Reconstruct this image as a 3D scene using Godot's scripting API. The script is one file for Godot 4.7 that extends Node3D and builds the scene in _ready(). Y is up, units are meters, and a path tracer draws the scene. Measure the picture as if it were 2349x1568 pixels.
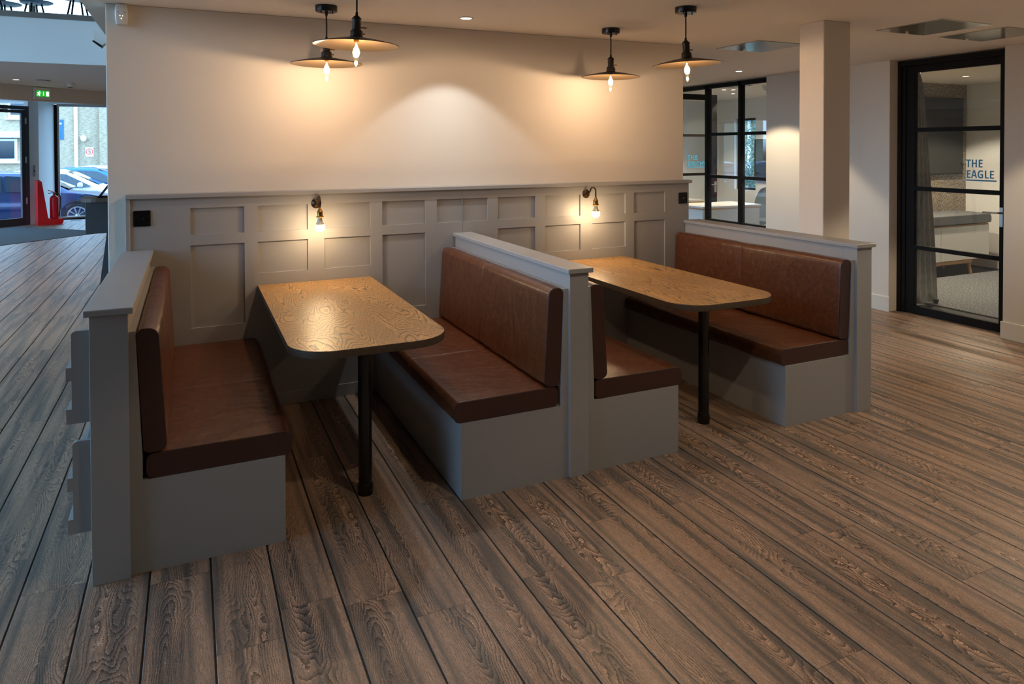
extends Node3D

const H := 2.614          # ceiling height
const PX := [-0.46, 1.645]  # pendant rows
var M := {}               # materials
var used := {}            # names taken at top level

# ------------------------------------------------------------------ mesh builder
class MB:
	var v := PackedVector3Array()
	var n := PackedVector3Array()
	var t := PackedVector2Array()
	var ix := PackedInt32Array()

	func tri(a: Vector3, b: Vector3, c: Vector3, hint: Vector3, ua := Vector2.ZERO, ub := Vector2.ZERO, uc := Vector2.ZERO) -> void:
		var g := (b - a).cross(c - a)
		if g.length_squared() < 1e-18:
			return
		g = g.normalized()
		var k := v.size()
		if g.dot(hint) > 0.0:
			v.append_array([a, c, b]); t.append_array([ua, uc, ub])
		else:
			v.append_array([a, b, c]); t.append_array([ua, ub, uc]); g = -g
		n.append_array([g, g, g])
		ix.append_array([k, k + 1, k + 2])

	func flat(p: Vector3, nn: Vector3) -> Vector2:
		var a := nn.abs()
		if a.y >= a.x and a.y >= a.z: return Vector2(p.x, p.z)
		if a.x >= a.z: return Vector2(p.z, -p.y)
		return Vector2(p.x, -p.y)

	func quad(a: Vector3, b: Vector3, c: Vector3, d: Vector3, hint: Vector3) -> void:
		tri(a, b, c, hint, flat(a, hint), flat(b, hint), flat(c, hint))
		tri(a, c, d, hint, flat(a, hint), flat(c, hint), flat(d, hint))

	# box between two corners with chamfered edges
	func box(lo: Vector3, hi: Vector3, b := 0.0) -> MB:
		var c := (lo + hi) / 2.0
		var h := ((hi - lo) / 2.0).abs()
		b = minf(b, minf(h.x, minf(h.y, h.z)) * 0.9)
		var P := func(ax: int, sx: int, sy: int, sz: int) -> Vector3:
			var q := Vector3(h.x - b, h.y - b, h.z - b)
			q[ax] = h[ax]
			return c + Vector3(q.x * sx, q.y * sy, q.z * sz)
		for s in [-1, 1]:
			quad(P.call(0, s, -1, -1), P.call(0, s, 1, -1), P.call(0, s, 1, 1), P.call(0, s, -1, 1), Vector3(s, 0, 0))
			quad(P.call(1, -1, s, -1), P.call(1, 1, s, -1), P.call(1, 1, s, 1), P.call(1, -1, s, 1), Vector3(0, s, 0))
			quad(P.call(2, -1, -1, s), P.call(2, 1, -1, s), P.call(2, 1, 1, s), P.call(2, -1, 1, s), Vector3(0, 0, s))
		if b > 0.0:
			for s in [-1, 1]:
				for r in [-1, 1]:
					quad(P.call(0, s, r, -1), P.call(0, s, r, 1), P.call(1, s, r, 1), P.call(1, s, r, -1), Vector3(s, r, 0))
					quad(P.call(1, -1, s, r), P.call(1, 1, s, r), P.call(2, 1, s, r), P.call(2, -1, s, r), Vector3(0, s, r))
					quad(P.call(0, s, -1, r), P.call(0, s, 1, r), P.call(2, s, 1, r), P.call(2, s, -1, r), Vector3(s, 0, r))
					for q in [-1, 1]:
						tri(P.call(0, s, r, q), P.call(1, s, r, q), P.call(2, s, r, q), Vector3(s, r, q))
		return self

	# smooth sheet of points: rows of equal length
	func grid(rows: Array, closed := false, outward := 1.0, uvs := Vector2.ONE) -> MB:
		var m: int = rows.size()
		var w: int = rows[0].size()
		var k := v.size()
		for i in m:
			for j in w:
				var du: Vector3 = rows[mini(i + 1, m - 1)][j] - rows[maxi(i - 1, 0)][j]
				var j1 := (j + 1) % w if closed else mini(j + 1, w - 1)
				var j0 := (j - 1 + w) % w if closed else maxi(j - 1, 0)
				var dv: Vector3 = rows[i][j1] - rows[i][j0]
				if du.length_squared() < 1e-16:
					var i2 := clampi(i + (1 if i < m / 2 else -1), 0, m - 1)
					du = rows[i2][j] - rows[i][j] if i < m / 2 else rows[i][j] - rows[i2][j]
				if dv.length_squared() < 1e-16:
					var i3 := clampi(i + (1 if i < m / 2 else -1), 0, m - 1)
					dv = rows[i3][j1] - rows[i3][j0]
				var nn := du.cross(dv).normalized() * outward
				v.append(rows[i][j]); n.append(nn)
				t.append(Vector2(float(j) / w, float(i) / m) * uvs)
		for i in m - 1:
			for j in (w if closed else w - 1):
				var j1 := (j + 1) % w
				var a := k + i * w + j
				var b := k + (i + 1) * w + j
				var c := k + (i + 1) * w + j1
				var d := k + i * w + j1
				if outward > 0.0:
					ix.append_array([a, c, b, a, d, c])
				else:
					ix.append_array([a, b, c, a, c, d])
		return self

	# profile of (radius, height) turned round the y axis; listed from bottom to top
	func lathe(prof: Array, seg := 24, at := Vector3.ZERO, axis := Basis.IDENTITY) -> MB:
		var rows := []
		for q in prof:
			var r := PackedVector3Array()
			for k in seg:
				var a := TAU * k / seg
				r.append(at + axis * Vector3(q[0] * cos(a), q[1], q[0] * sin(a)))
			rows.append(r)
		# smooth within runs, sharp where a point is listed twice
		var run := [rows[0]]
		for i in range(1, rows.size()):
			if prof[i] == prof[i - 1]:
				if run.size() > 1: grid(run, true, 1.0)
				run = [rows[i]]
			else:
				run.append(rows[i])
		if run.size() > 1: grid(run, true, 1.0)
		return self

	func tube(path: Array, r: float, seg := 10, caps := true) -> MB:
		var rows := []
		var up := Vector3(0.131, 0.97, 0.21)
		for i in path.size():
			var d: Vector3 = (path[mini(i + 1, path.size() - 1)] - path[maxi(i - 1, 0)]).normalized()
			if absf(d.dot(up.normalized())) > 0.95: up = Vector3(0.95, 0.1, 0.3)
			var x := up.cross(d).normalized()
			var y := d.cross(x).normalized()
			var ring := PackedVector3Array()
			for k in seg:
				var a := TAU * k / seg
				ring.append(path[i] + (x * cos(a) + y * sin(a)) * r)
			rows.append(ring)
			up = y
		grid(rows, true, -1.0)
		if caps:
			for e in [0, path.size() - 1]:
				var d: Vector3 = (path[e] - path[1 if e == 0 else e - 1]).normalized()
				for k in seg: tri(path[e], rows[e][k], rows[e][(k + 1) % seg], d)
		return self

	# outline in the x-y plane pushed from z0 to z1
	func prism(pts: PackedVector2Array, z0: float, z1: float, xf := Transform3D.IDENTITY) -> MB:
		var w := pts.size()
		var area := 0.0
		for k in w: area += pts[k].cross(pts[(k + 1) % w])
		for k in w:
			var a := pts[k]
			var b := pts[(k + 1) % w]
			var o := Vector2(b.y - a.y, a.x - b.x) * signf(area)
			quad(xf * Vector3(a.x, a.y, z0), xf * Vector3(b.x, b.y, z0), xf * Vector3(b.x, b.y, z1), xf * Vector3(a.x, a.y, z1), xf.basis * Vector3(o.x, o.y, 0))
		var id := Geometry2D.triangulate_polygon(pts)
		for k in range(0, id.size(), 3):
			for z in [z0, z1]:
				var hint: Vector3 = xf.basis * Vector3(0, 0, signf(z - (z0 + z1) / 2))
				var p := [pts[id[k]], pts[id[k + 1]], pts[id[k + 2]]]
				tri(xf * Vector3(p[0].x, p[0].y, z), xf * Vector3(p[1].x, p[1].y, z), xf * Vector3(p[2].x, p[2].y, z), hint, p[0], p[1], p[2])
		return self

	func done() -> ArrayMesh:
		var a := []
		a.resize(Mesh.ARRAY_MAX)
		a[Mesh.ARRAY_VERTEX] = v; a[Mesh.ARRAY_NORMAL] = n; a[Mesh.ARRAY_TEX_UV] = t; a[Mesh.ARRAY_INDEX] = ix
		var m := ArrayMesh.new()
		m.add_surface_from_arrays(Mesh.PRIMITIVE_TRIANGLES, a)
		return m

# ------------------------------------------------------------------ naming and placing
func numbered(called: String) -> String:
	used[called] = used.get(called, -1) + 1
	return called if used[called] == 0 else "%s_%03d" % [called, used[called]]

func thing(called: String, label: String, category: String, at := Vector3.ZERO, turn := 0.0, group := "", kind := "") -> Node3D:
	var o := Node3D.new()
	o.name = numbered(called)
	add_child(o)
	o.position = at
	o.rotation.y = turn
	tag(o, label, category, group, kind)
	return o

func tag(o: Node, label := "", category := "", group := "", kind := "") -> void:
	if label: o.set_meta("label", label)
	if category: o.set_meta("category", category)
	if group: o.set_meta("group", group)
	if kind: o.set_meta("kind", kind)

func part(parent: Node, called: String, mesh: Mesh, m: Material, at := Vector3.ZERO, rot := Vector3.ZERO, label := "") -> MeshInstance3D:
	var o := MeshInstance3D.new()
	o.name = numbered(called) if parent == self else called
	o.mesh = mesh
	o.material_override = null
	for k in mesh.get_surface_count():
		o.set_surface_override_material(k, m)
	parent.add_child(o, true)
	o.position = at
	o.rotation = rot
	if label: o.set_meta("label", label)
	return o

func bx(parent: Node, called: String, lo: Vector3, hi: Vector3, m: Material, b := 0.0, label := "") -> MeshInstance3D:
	var c := (lo + hi) / 2.0
	return part(parent, called, MB.new().box(lo - c, hi - c, b).done(), m, c, Vector3.ZERO, label)

func struct(called: String, lo: Vector3, hi: Vector3, m: Material, label: String, category: String, b := 0.0) -> MeshInstance3D:
	var o := bx(self, called, lo, hi, m, b)
	tag(o, label, category, "", "structure")
	return o

func omni(at: Vector3, color: Color, energy: float, size := 0.02) -> void:
	var l := OmniLight3D.new()
	l.name = numbered("lamp_glow")
	l.light_color = color; l.light_energy = energy; l.light_size = size
	l.omni_range = 30.0; l.omni_attenuation = 2.0; l.shadow_enabled = true
	l.position = at
	add_child(l)

func spot(at: Vector3, aim: Vector3, color: Color, energy: float, angle: float, soft := 0.3, size := 0.03) -> void:
	var l := SpotLight3D.new()
	l.name = numbered("spot_glow")
	l.light_color = color; l.light_energy = energy; l.light_size = size
	l.spot_range = 30.0; l.spot_attenuation = 2.0; l.spot_angle = angle; l.spot_angle_attenuation = soft; l.shadow_enabled = true
	add_child(l)
	l.look_at_from_position(at, aim, Vector3(0, 0, 1) if absf((aim - at).normalized().y) > 0.9 else Vector3.UP)

# ------------------------------------------------------------------ materials
func mat(key: String, c: Color, rough := 0.6, metal := 0.0, spec := 0.5) -> StandardMaterial3D:
	var m := StandardMaterial3D.new()
	m.resource_name = key
	m.albedo_color = c; m.roughness = rough; m.metallic = metal; m.metallic_specular = spec
	M[key] = m
	return m

func rgb(r: float, g: float, b: float) -> Color:
	return Color(r / 255.0, g / 255.0, b / 255.0)

func glow(key: String, c: Color, e: float) -> StandardMaterial3D:
	var m := mat(key, c, 0.5)
	m.emission_enabled = true; m.emission = c; m.emission_energy_multiplier = e
	return m

func noise(seed_: int, freq: float, oct := 4, type := FastNoiseLite.TYPE_SIMPLEX_SMOOTH) -> FastNoiseLite:
	var f := FastNoiseLite.new()
	f.seed = seed_; f.frequency = freq; f.noise_type = type
	f.fractal_octaves = oct
	return f

func noise_tex(f: FastNoiseLite, w: int, h: int, ramp: Array = [], normal := 0.0) -> NoiseTexture2D:
	var t := NoiseTexture2D.new()
	t.width = w; t.height = h; t.seamless = true; t.noise = f
	if normal > 0.0:
		t.as_normal_map = true; t.bump_strength = normal
	if ramp:
		var g := Gradient.new()
		g.offsets = PackedFloat32Array(ramp.map(func(q): return q[0]))
		g.colors = PackedColorArray(ramp.map(func(q): return q[1]))
		t.color_ramp = g
	return t

# stretched noise as floats, 0 to 1
func field(f: FastNoiseLite, w0: int, h0: int, w: int, h: int) -> PackedFloat32Array:
	var im := f.get_image(w0, h0, false, false, true)
	im.convert(Image.FORMAT_RF)
	im.resize(w, h, Image.INTERPOLATE_CUBIC)
	return im.get_data().to_float32_array()

func plank_texture() -> ImageTexture:
	var W := 1280; var Hh := 2048
	var a := field(noise(11, 0.020, 1), 320, 150, W, Hh)      # slow drift of the rings
	var b := field(noise(12, 0.035, 1), 640, 420, W, Hh)      # wobble of single rings
	var j := field(noise(17, 0.22, 2), 640, 900, W, Hh)       # ragged edge of each ring
	var c := field(noise(13, 0.35, 2), 1280, 130, W, Hh)      # long fibres
	var d := field(noise(14, 0.05, 3), 420, 34, W, Hh)        # charred streaks
	var e := field(noise(15, 0.03, 1), 200, 64, W, Hh)
	var s := field(noise(16, 0.30, 2), 1280, 700, W, Hh)      # short pores
	var out := PackedByteArray()
	out.resize(W * Hh * 3)
	var mid := [0.40, 0.60, 0.5, 0.33, 0.68]
	var lean := [7.0, -9.0, 5.0, 10.0, -6.0]
	var i := 0
	for y in Hh:
		var vv := float(y) / Hh
		for x in W:
			var st := x >> 8
			var u := absf((x & 255) / 256.0 - float(mid[st]) + (e[i] - 0.5) * 0.30)
			var fl := 10.0 * u + 22.0 * u * u + float(lean[st]) * vv * 2.2 + (a[i] - 0.5) * 10.0 + (b[i] - 0.5) * 1.8 + (j[i] - 0.5) * 0.40
			var f := fl - floorf(fl)
			var ring := f * f * f                                   # dark late wood
			var lime := clampf(1.0 - f * 7.0, 0.0, 1.0)               # pale thin line after it
			var figure := clampf(1.25 - u * 2.2, 0.25, 1.0)           # the figure is boldest near the heart
			var dark := clampf((d[i] - 0.45 + (c[i] - 0.5) * 0.95 + (s[i] - 0.5) * 0.55) * 2.6, 0.0, 0.9)
			var pore := clampf((0.45 - s[i]) * 3.0, 0.0, 1.0)
			var k := (0.86 + (c[i] - 0.5) * 0.50) * (1.0 - 0.58 * ring * figure) * (1.0 - 0.40 * pore) + 0.30 * lime * figure
			out[i * 3] = clampi(int(lerpf(194.0, 104.0, dark) * k), 0, 255)
			out[i * 3 + 1] = clampi(int(lerpf(156.0, 96.0, dark) * k), 0, 255)
			out[i * 3 + 2] = clampi(int(lerpf(128.0, 89.0, dark) * k), 0, 255)
			i += 1
	return ImageTexture.create_from_image(Image.create_from_data(W, Hh, false, Image.FORMAT_RGB8, out))

func oak_texture(seed_: int, swirl: float, across: float) -> ImageTexture:
	var W := 640; var Hh := 1440
	var a := field(noise(seed_, 0.014, 1), 220, 130, W, Hh)
	var b := field(noise(seed_ + 1, 0.04, 1), 320, 130, W, Hh)
	var j := field(noise(seed_ + 4, 0.25, 2), 320, 300, W, Hh)
	var c := field(noise(seed_ + 2, 0.35, 2), 640, 90, W, Hh)
	var e := field(noise(seed_ + 3, 0.02, 1), 160, 160, W, Hh)
	var out := PackedByteArray()
	out.resize(W * Hh * 3)
	var i := 0
	for y in Hh:
		for x in W:
			var fl := across * float(x) / W + (a[i] - 0.5) * swirl + (b[i] - 0.5) * 1.5 + (j[i] - 0.5) * 0.30
			var f := fl - floorf(fl)
			var line := pow(f, 7.0)                                 # slow build-up, sharp end: late wood
			var k := 1.0 + (c[i] - 0.5) * 0.55 + (e[i] - 0.5) * 0.14 - 0.85 * line * clampf(0.25 + e[i] * 1.1, 0.0, 1.0) - 0.08 * f
			out[i * 3] = clampi(int(172.0 * k), 0, 255)
			out[i * 3 + 1] = clampi(int(130.0 * k), 0, 255)
			out[i * 3 + 2] = clampi(int(78.0 * k), 0, 255)
			i += 1
	return ImageTexture.create_from_image(Image.create_from_data(W, Hh, false, Image.FORMAT_RGB8, out))

func make_materials() -> void:
	var fine := noise_tex(noise(3, 0.25, 2), 256, 256, [], 2.0)
	var m := mat("wall_paint", rgb(214, 203, 188), 0.75)
	m.normal_enabled = true; m.normal_texture = fine; m.normal_scale = 0.12; m.uv1_triplanar = true; m.uv1_scale = Vector3.ONE * 3.0
	m = mat("ceiling_paint", rgb(236, 226, 212), 0.85)
	mat("booth_paint", rgb(146, 144, 142), 0.42)
	mat("cool_white", rgb(228, 231, 230), 0.7)
	mat("black_metal", rgb(24, 21, 18), 0.55, 0.0, 0.25)
	mat("leg_black", rgb(14, 14, 14), 0.22)
	mat("strip_black", rgb(22, 22, 21), 0.6)
	mat("plastic_white", rgb(222, 219, 212), 0.4)
	mat("dark_grey", rgb(48, 51, 54), 0.5)
	mat("bronze", rgb(70, 52, 36), 0.3, 0.85)
	mat("bronze_dark", rgb(46, 38, 31), 0.42, 0.6)
	mat("brass", rgb(150, 110, 55), 0.28, 0.95)
	mat("shade_inner", rgb(96, 78, 54), 0.42, 0.5)
	mat("nickel_black", rgb(26, 25, 26), 0.08, 0.7)
	mat("steel", rgb(176, 176, 172), 0.3, 0.9)
	mat("mirror_panel", rgb(176, 174, 162), 0.14, 0.5)
	mat("red", rgb(212, 18, 30), 0.28)
	mat("rubber", rgb(18, 18, 19), 0.6)
	mat("sky_blue_print", rgb(58, 146, 190), 0.5)
	mat("oak_pale", rgb(196, 150, 98), 0.5)
	mat("white_lacquer", rgb(226, 226, 222), 0.35)
	mat("felt_grey", rgb(104, 106, 108), 0.9)
	mat("chair_grey", rgb(98, 108, 114), 0.85)
	mat("tarmac", rgb(140, 140, 140), 0.9)
	mat("white_trim", rgb(238, 240, 242), 0.5)
	mat("blue_sign", rgb(20, 84, 190), 0.4)
	mat("navy_car", rgb(26, 50, 92), 0.14, 0.2)
	mat("white_car", rgb(236, 238, 240), 0.18)
	mat("blue_car", rgb(30, 90, 176), 0.16, 0.3)
	mat("silver_car", rgb(206, 212, 218), 0.2, 0.5)
	mat("tinted_glass", rgb(20, 40, 52), 0.05)
	mat("alloy", rgb(205, 208, 212), 0.25, 0.9)
	mat("screen_black", rgb(16, 18, 19), 0.16)
	mat("light_grey_shell", rgb(176, 184, 190), 0.5)
	mat("blue_grey_shell", rgb(70, 96, 118), 0.5)
	mat("green_cloth", rgb(52, 70, 62), 0.9)
	m = mat("glass", Color(0.86, 0.95, 0.95, 0.012), 0.0)
	m.transparency = BaseMaterial3D.TRANSPARENCY_ALPHA
	m = mat("bulb_glass", Color(1.0, 0.93, 0.82, 0.0), 0.0, 0.0, 0.3)
	m.transparency = BaseMaterial3D.TRANSPARENCY_ALPHA
	m = mat("bulb_neck", rgb(200, 186, 164), 0.2)
	# leather
	m = mat("leather", Color.WHITE, 0.34)
	m.albedo_texture = noise_tex(noise(21, 0.016, 6), 1024, 1024, [[0.0, rgb(72, 39, 22)], [0.5, rgb(86, 47, 26)], [0.7, rgb(94, 53, 30)], [1.0, rgb(116, 70, 42)]])
	m.normal_enabled = true; m.normal_texture = noise_tex(noise(22, 0.09, 4, FastNoiseLite.TYPE_CELLULAR), 512, 512, [], 3.0); m.normal_scale = 0.16
	m.uv1_triplanar = true; m.uv1_scale = Vector3.ONE * 1.3
	mat("piping", rgb(58, 32, 24), 0.4)
	mat("leather_end", rgb(60, 33, 26), 0.4)
	# woods
	m = mat("plank", Color.WHITE, 0.40)
	m.albedo_texture = plank_texture()
	m = mat("oak_swirl", Color.WHITE, 0.36)
	m.albedo_texture = oak_texture(33, 15.0, 14.0)
	m = mat("oak_straight", Color.WHITE, 0.36)
	m.albedo_texture = oak_texture(41, 4.0, 30.0)
	m = mat("oak_edge", Color.WHITE, 0.55)
	m.albedo_texture = noise_tex(noise(43, 0.2, 3), 256, 256, [[0.0, rgb(44, 35, 27)], [0.6, rgb(74, 58, 42)], [1.0, rgb(120, 96, 66)]])
	m.uv1_triplanar = true; m.uv1_scale = Vector3(0.8, 6, 0.8)
	# cloths and coverings
	m = mat("carpet_grey", Color.WHITE, 0.95)
	m.albedo_texture = noise_tex(noise(51, 0.06, 4), 512, 512, [[0.0, rgb(60, 62, 64)], [0.5, rgb(118, 121, 123)], [1.0, rgb(186, 188, 188)]])
	m.uv1_triplanar = true; m.uv1_scale = Vector3(0.9, 1, 1.8)
	m = mat("door_mat", Color.WHITE, 0.95)
	m.albedo_texture = noise_tex(noise(52, 0.15, 3), 256, 256, [[0.0, rgb(30, 40, 46)], [0.6, rgb(50, 62, 70)], [1.0, rgb(84, 98, 106)]])
	m.uv1_triplanar = true
	m = mat("wallpaper", Color.WHITE, 0.6)
	m.albedo_texture = noise_tex(noise(53, 0.12, 3), 512, 512, [[0.0, rgb(62, 54, 46)], [0.45, rgb(112, 100, 86)], [0.62, rgb(168, 154, 134)], [1.0, rgb(206, 194, 172)]])
	m.uv1_triplanar = true; m.uv1_scale = Vector3(1.2, 0.42, 1.2)
	m = mat("curtain", Color.WHITE, 0.8)
	m.albedo_texture = noise_tex(noise(54, 0.05, 3), 256, 256, [[0.0, rgb(146, 149, 145)], [1.0, rgb(200, 201, 195)]])
	m.uv1_triplanar = true; m.uv1_scale = Vector3(5, 0.7, 5)
	m.backlight_enabled = true; m.backlight = rgb(60, 60, 58)
	m = mat("brick_far", Color.WHITE, 0.9)
	m.albedo_texture = noise_tex(noise(55, 0.14, 3), 512, 512, [[0.0, rgb(98, 86, 72)], [0.4, rgb(150, 132, 108)], [0.6, rgb(170, 151, 125)], [1.0, rgb(204, 188, 162)]])
	m.uv1_triplanar = true; m.uv1_scale = Vector3(0.07, 0.8, 0.07)
	glow("filament", Color(1.0, 0.84, 0.58), 12.0)
	glow("led_globe", Color(1.0, 0.80, 0.52), 9.0)
	glow("downlight_face", Color(1.0, 0.90, 0.76), 14.0)
	glow("exit_green", Color(0.02, 0.62, 0.10), 0.9)
	glow("exit_white", Color(0.95, 1.0, 0.96), 0.95)
	glow("status_led", Color(1.0, 0.9, 0.6), 3.0)

# ------------------------------------------------------------------ camera, sky, large lights
func setup_view() -> void:
	var cam := Camera3D.new()
	cam.name = "camera"
	var yaw := deg_to_rad(24.6891); var pitch := deg_to_rad(-0.9691); var roll := deg_to_rad(-0.1797)
	var F := Vector3(sin(yaw), 0, -cos(yaw)); var R := Vector3(cos(yaw), 0, sin(yaw)); var U := Vector3.UP
	var F2 := F * cos(pitch) + U * sin(pitch); var U2 := U * cos(pitch) - F * sin(pitch)
	var R3 := R * cos(roll) + U2 * sin(roll); var U3 := U2 * cos(roll) - R * sin(roll)
	cam.transform = Transform3D(Basis(R3, U3, -F2), Vector3(-1.2493, 1.72, 4.9011))
	cam.projection = Camera3D.PROJECTION_FRUSTUM      # a shift lens: the horizon lies high in the frame
	cam.near = 0.05; cam.far = 200.0
	cam.size = 1568.0 / 1608.33 * cam.near
	cam.frustum_offset = Vector2(0, (365.98 - 784.0) / 1608.33 * cam.near)
	add_child(cam)
	cam.current = true
	var env := Environment.new()
	env.background_mode = Environment.BG_SKY
	var sk := ProceduralSkyMaterial.new()             # an even overcast sky
	sk.sky_top_color = rgb(158, 209, 255); sk.sky_horizon_color = rgb(172, 216, 255)
	sk.ground_bottom_color = rgb(120, 128, 136); sk.ground_horizon_color = rgb(150, 158, 166)
	sk.sky_energy_multiplier = 2.25; sk.ground_energy_multiplier = 1.0
	var sky := Sky.new()
	sky.sky_material = sk
	env.sky = sky
	env.tonemap_mode = Environment.TONE_MAPPER_LINEAR
	env.tonemap_exposure = 1.4
	env.sdfgi_enabled = true; env.ssao_enabled = true; env.ssil_enabled = true
	var we := WorldEnvironment.new()
	we.name = "world_environment"
	we.environment = env
	add_child(we)

# ------------------------------------------------------------------ the shell of the place
func build_floor() -> void:
	var fl := thing("floor", "dark brown wood plank floor with black joint strips", "floor", Vector3.ZERO, 0.0, "", "structure")
	bx(fl, "subfloor", Vector3(-9.2, -0.35, -15.4), Vector3(9.4, -0.004, 9.5), M.strip_black)
	var rng := RandomNumberGenerator.new()
	rng.seed = 5
	var pitch := 0.2247; var wid := 0.2172; var L := 1.36
	var variants := []
	for s in 5:
		for k in 6:
			var v0 := 0.02 + 0.07 * k
			var u0 := (s + 0.06) / 5.0; var u1 := (s + 0.94) / 5.0
			if k % 2: var q := u0; u0 = u1; u1 = q
			var v1 := v0 + 0.56
			if k % 3 == 1: var q := v0; v0 = v1; v1 = q
			variants.append(plank_mesh(wid, L - 0.0012, 0.012, u0, u1, v0, v1))
	var known := {-1: 1.687, -2: 1.40, 2: 2.345, 4: 2.27, 5: 2.444, 7: 2.40}
	var eye := Vector3(-1.25, 0, 4.9)
	var all := []
	for c in range(-33, 33):
		var x := -1.636 + pitch * (c + 0.5)
		var off: float = known.get(c, rng.randf_range(0.0, L))
		var k0 := int(floor((-15.3 - off) / L))
		for k in range(k0, 18):
			var z := off + L * (k + 0.5)
			if z > 9.0 or z < -15.0: continue
			var pick := rng.randi_range(0, variants.size() - 1)
			if z > 4.3 or x > 5.45: pass
			var d := eye - Vector3(x, 0, z)
			var score := d.length()
			# only what the lens can see counts as near
			var fwd := -d.dot(Vector3(sin(0.4309), 0, -cos(0.4309)))
			var rgt := -d.dot(Vector3(cos(0.4309), 0, sin(0.4309)))
			if fwd < 2.0 or absf(rgt) > fwd * 0.76 + 0.25 or x > 5.45: score += 100.0
			if x > -1.5 and x < 2.7 and z < -0.6: score += 60.0
			all.append([score, x, z, pick])
	all.sort_custom(func(p, q): return p[0] < q[0])
	var rest := MB.new()
	for i in all.size():
		var q: Array = all[i]
		var at := Vector3(q[1], 0, q[2])
		if i < 300:
			part(fl, "plank", variants[q[3]], M.plank, at)
		else:
			var a: Array = variants[q[3]].surface_get_arrays(0)
			var k := rest.v.size()
			for p in a[Mesh.ARRAY_VERTEX]: rest.v.append(p + at)
			rest.n.append_array(a[Mesh.ARRAY_NORMAL]); rest.t.append_array(a[Mesh.ARRAY_TEX_UV])
			for p in a[Mesh.ARRAY_INDEX]: rest.ix.append(p + k)
	var r := part(fl, "far_planks", rest.done(), M.plank)
	r.set_meta("kind", "stuff")

func plank_mesh(w: float, l: float, h: float, u0: float, u1: float, v0: float, v1: float) -> ArrayMesh:
	var b := MB.new()
	var x := w / 2; var z := l / 2; var e := 0.0012
	var uv := func(p: Vector3) -> Vector2: return Vector2(lerpf(u0, u1, (p.x + x) / w), lerpf(v0, v1, (p.z + z) / l))
	var top := [Vector3(-x + e, 0, -z), Vector3(x - e, 0, -z), Vector3(x - e, 0, z), Vector3(-x + e, 0, z)]
	var mid := [Vector3(-x, -e, -z), Vector3(x, -e, -z), Vector3(x, -e, z), Vector3(-x, -e, z)]
	var low := [Vector3(-x, -h, -z), Vector3(x, -h, -z), Vector3(x, -h, z), Vector3(-x, -h, z)]
	b.tri(top[0], top[1], top[2], Vector3.UP, uv.call(top[0]), uv.call(top[1]), uv.call(top[2]))
	b.tri(top[0], top[2], top[3], Vector3.UP, uv.call(top[0]), uv.call(top[2]), uv.call(top[3]))
	for k in 4:
		var j := (k + 1) % 4
		var o: Vector3 = (top[k] + top[j]) / 2
		o = Vector3(signf(o.x), 0, 0) if absf(o.z) < 0.01 else Vector3(0, 0, signf(o.z))
		for pair in [[top, mid, Vector3(0, 0.5, 0)], [mid, low, Vector3.ZERO]]:
			var A: Array = pair[0]; var B: Array = pair[1]
			b.tri(A[k], A[j], B[j], o + pair[2], uv.call(A[k]), uv.call(A[j]), uv.call(B[j]))
			b.tri(A[k], B[j], B[k], o + pair[2], uv.call(A[k]), uv.call(B[j]), uv.call(B[k]))
	return b.done()

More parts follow.
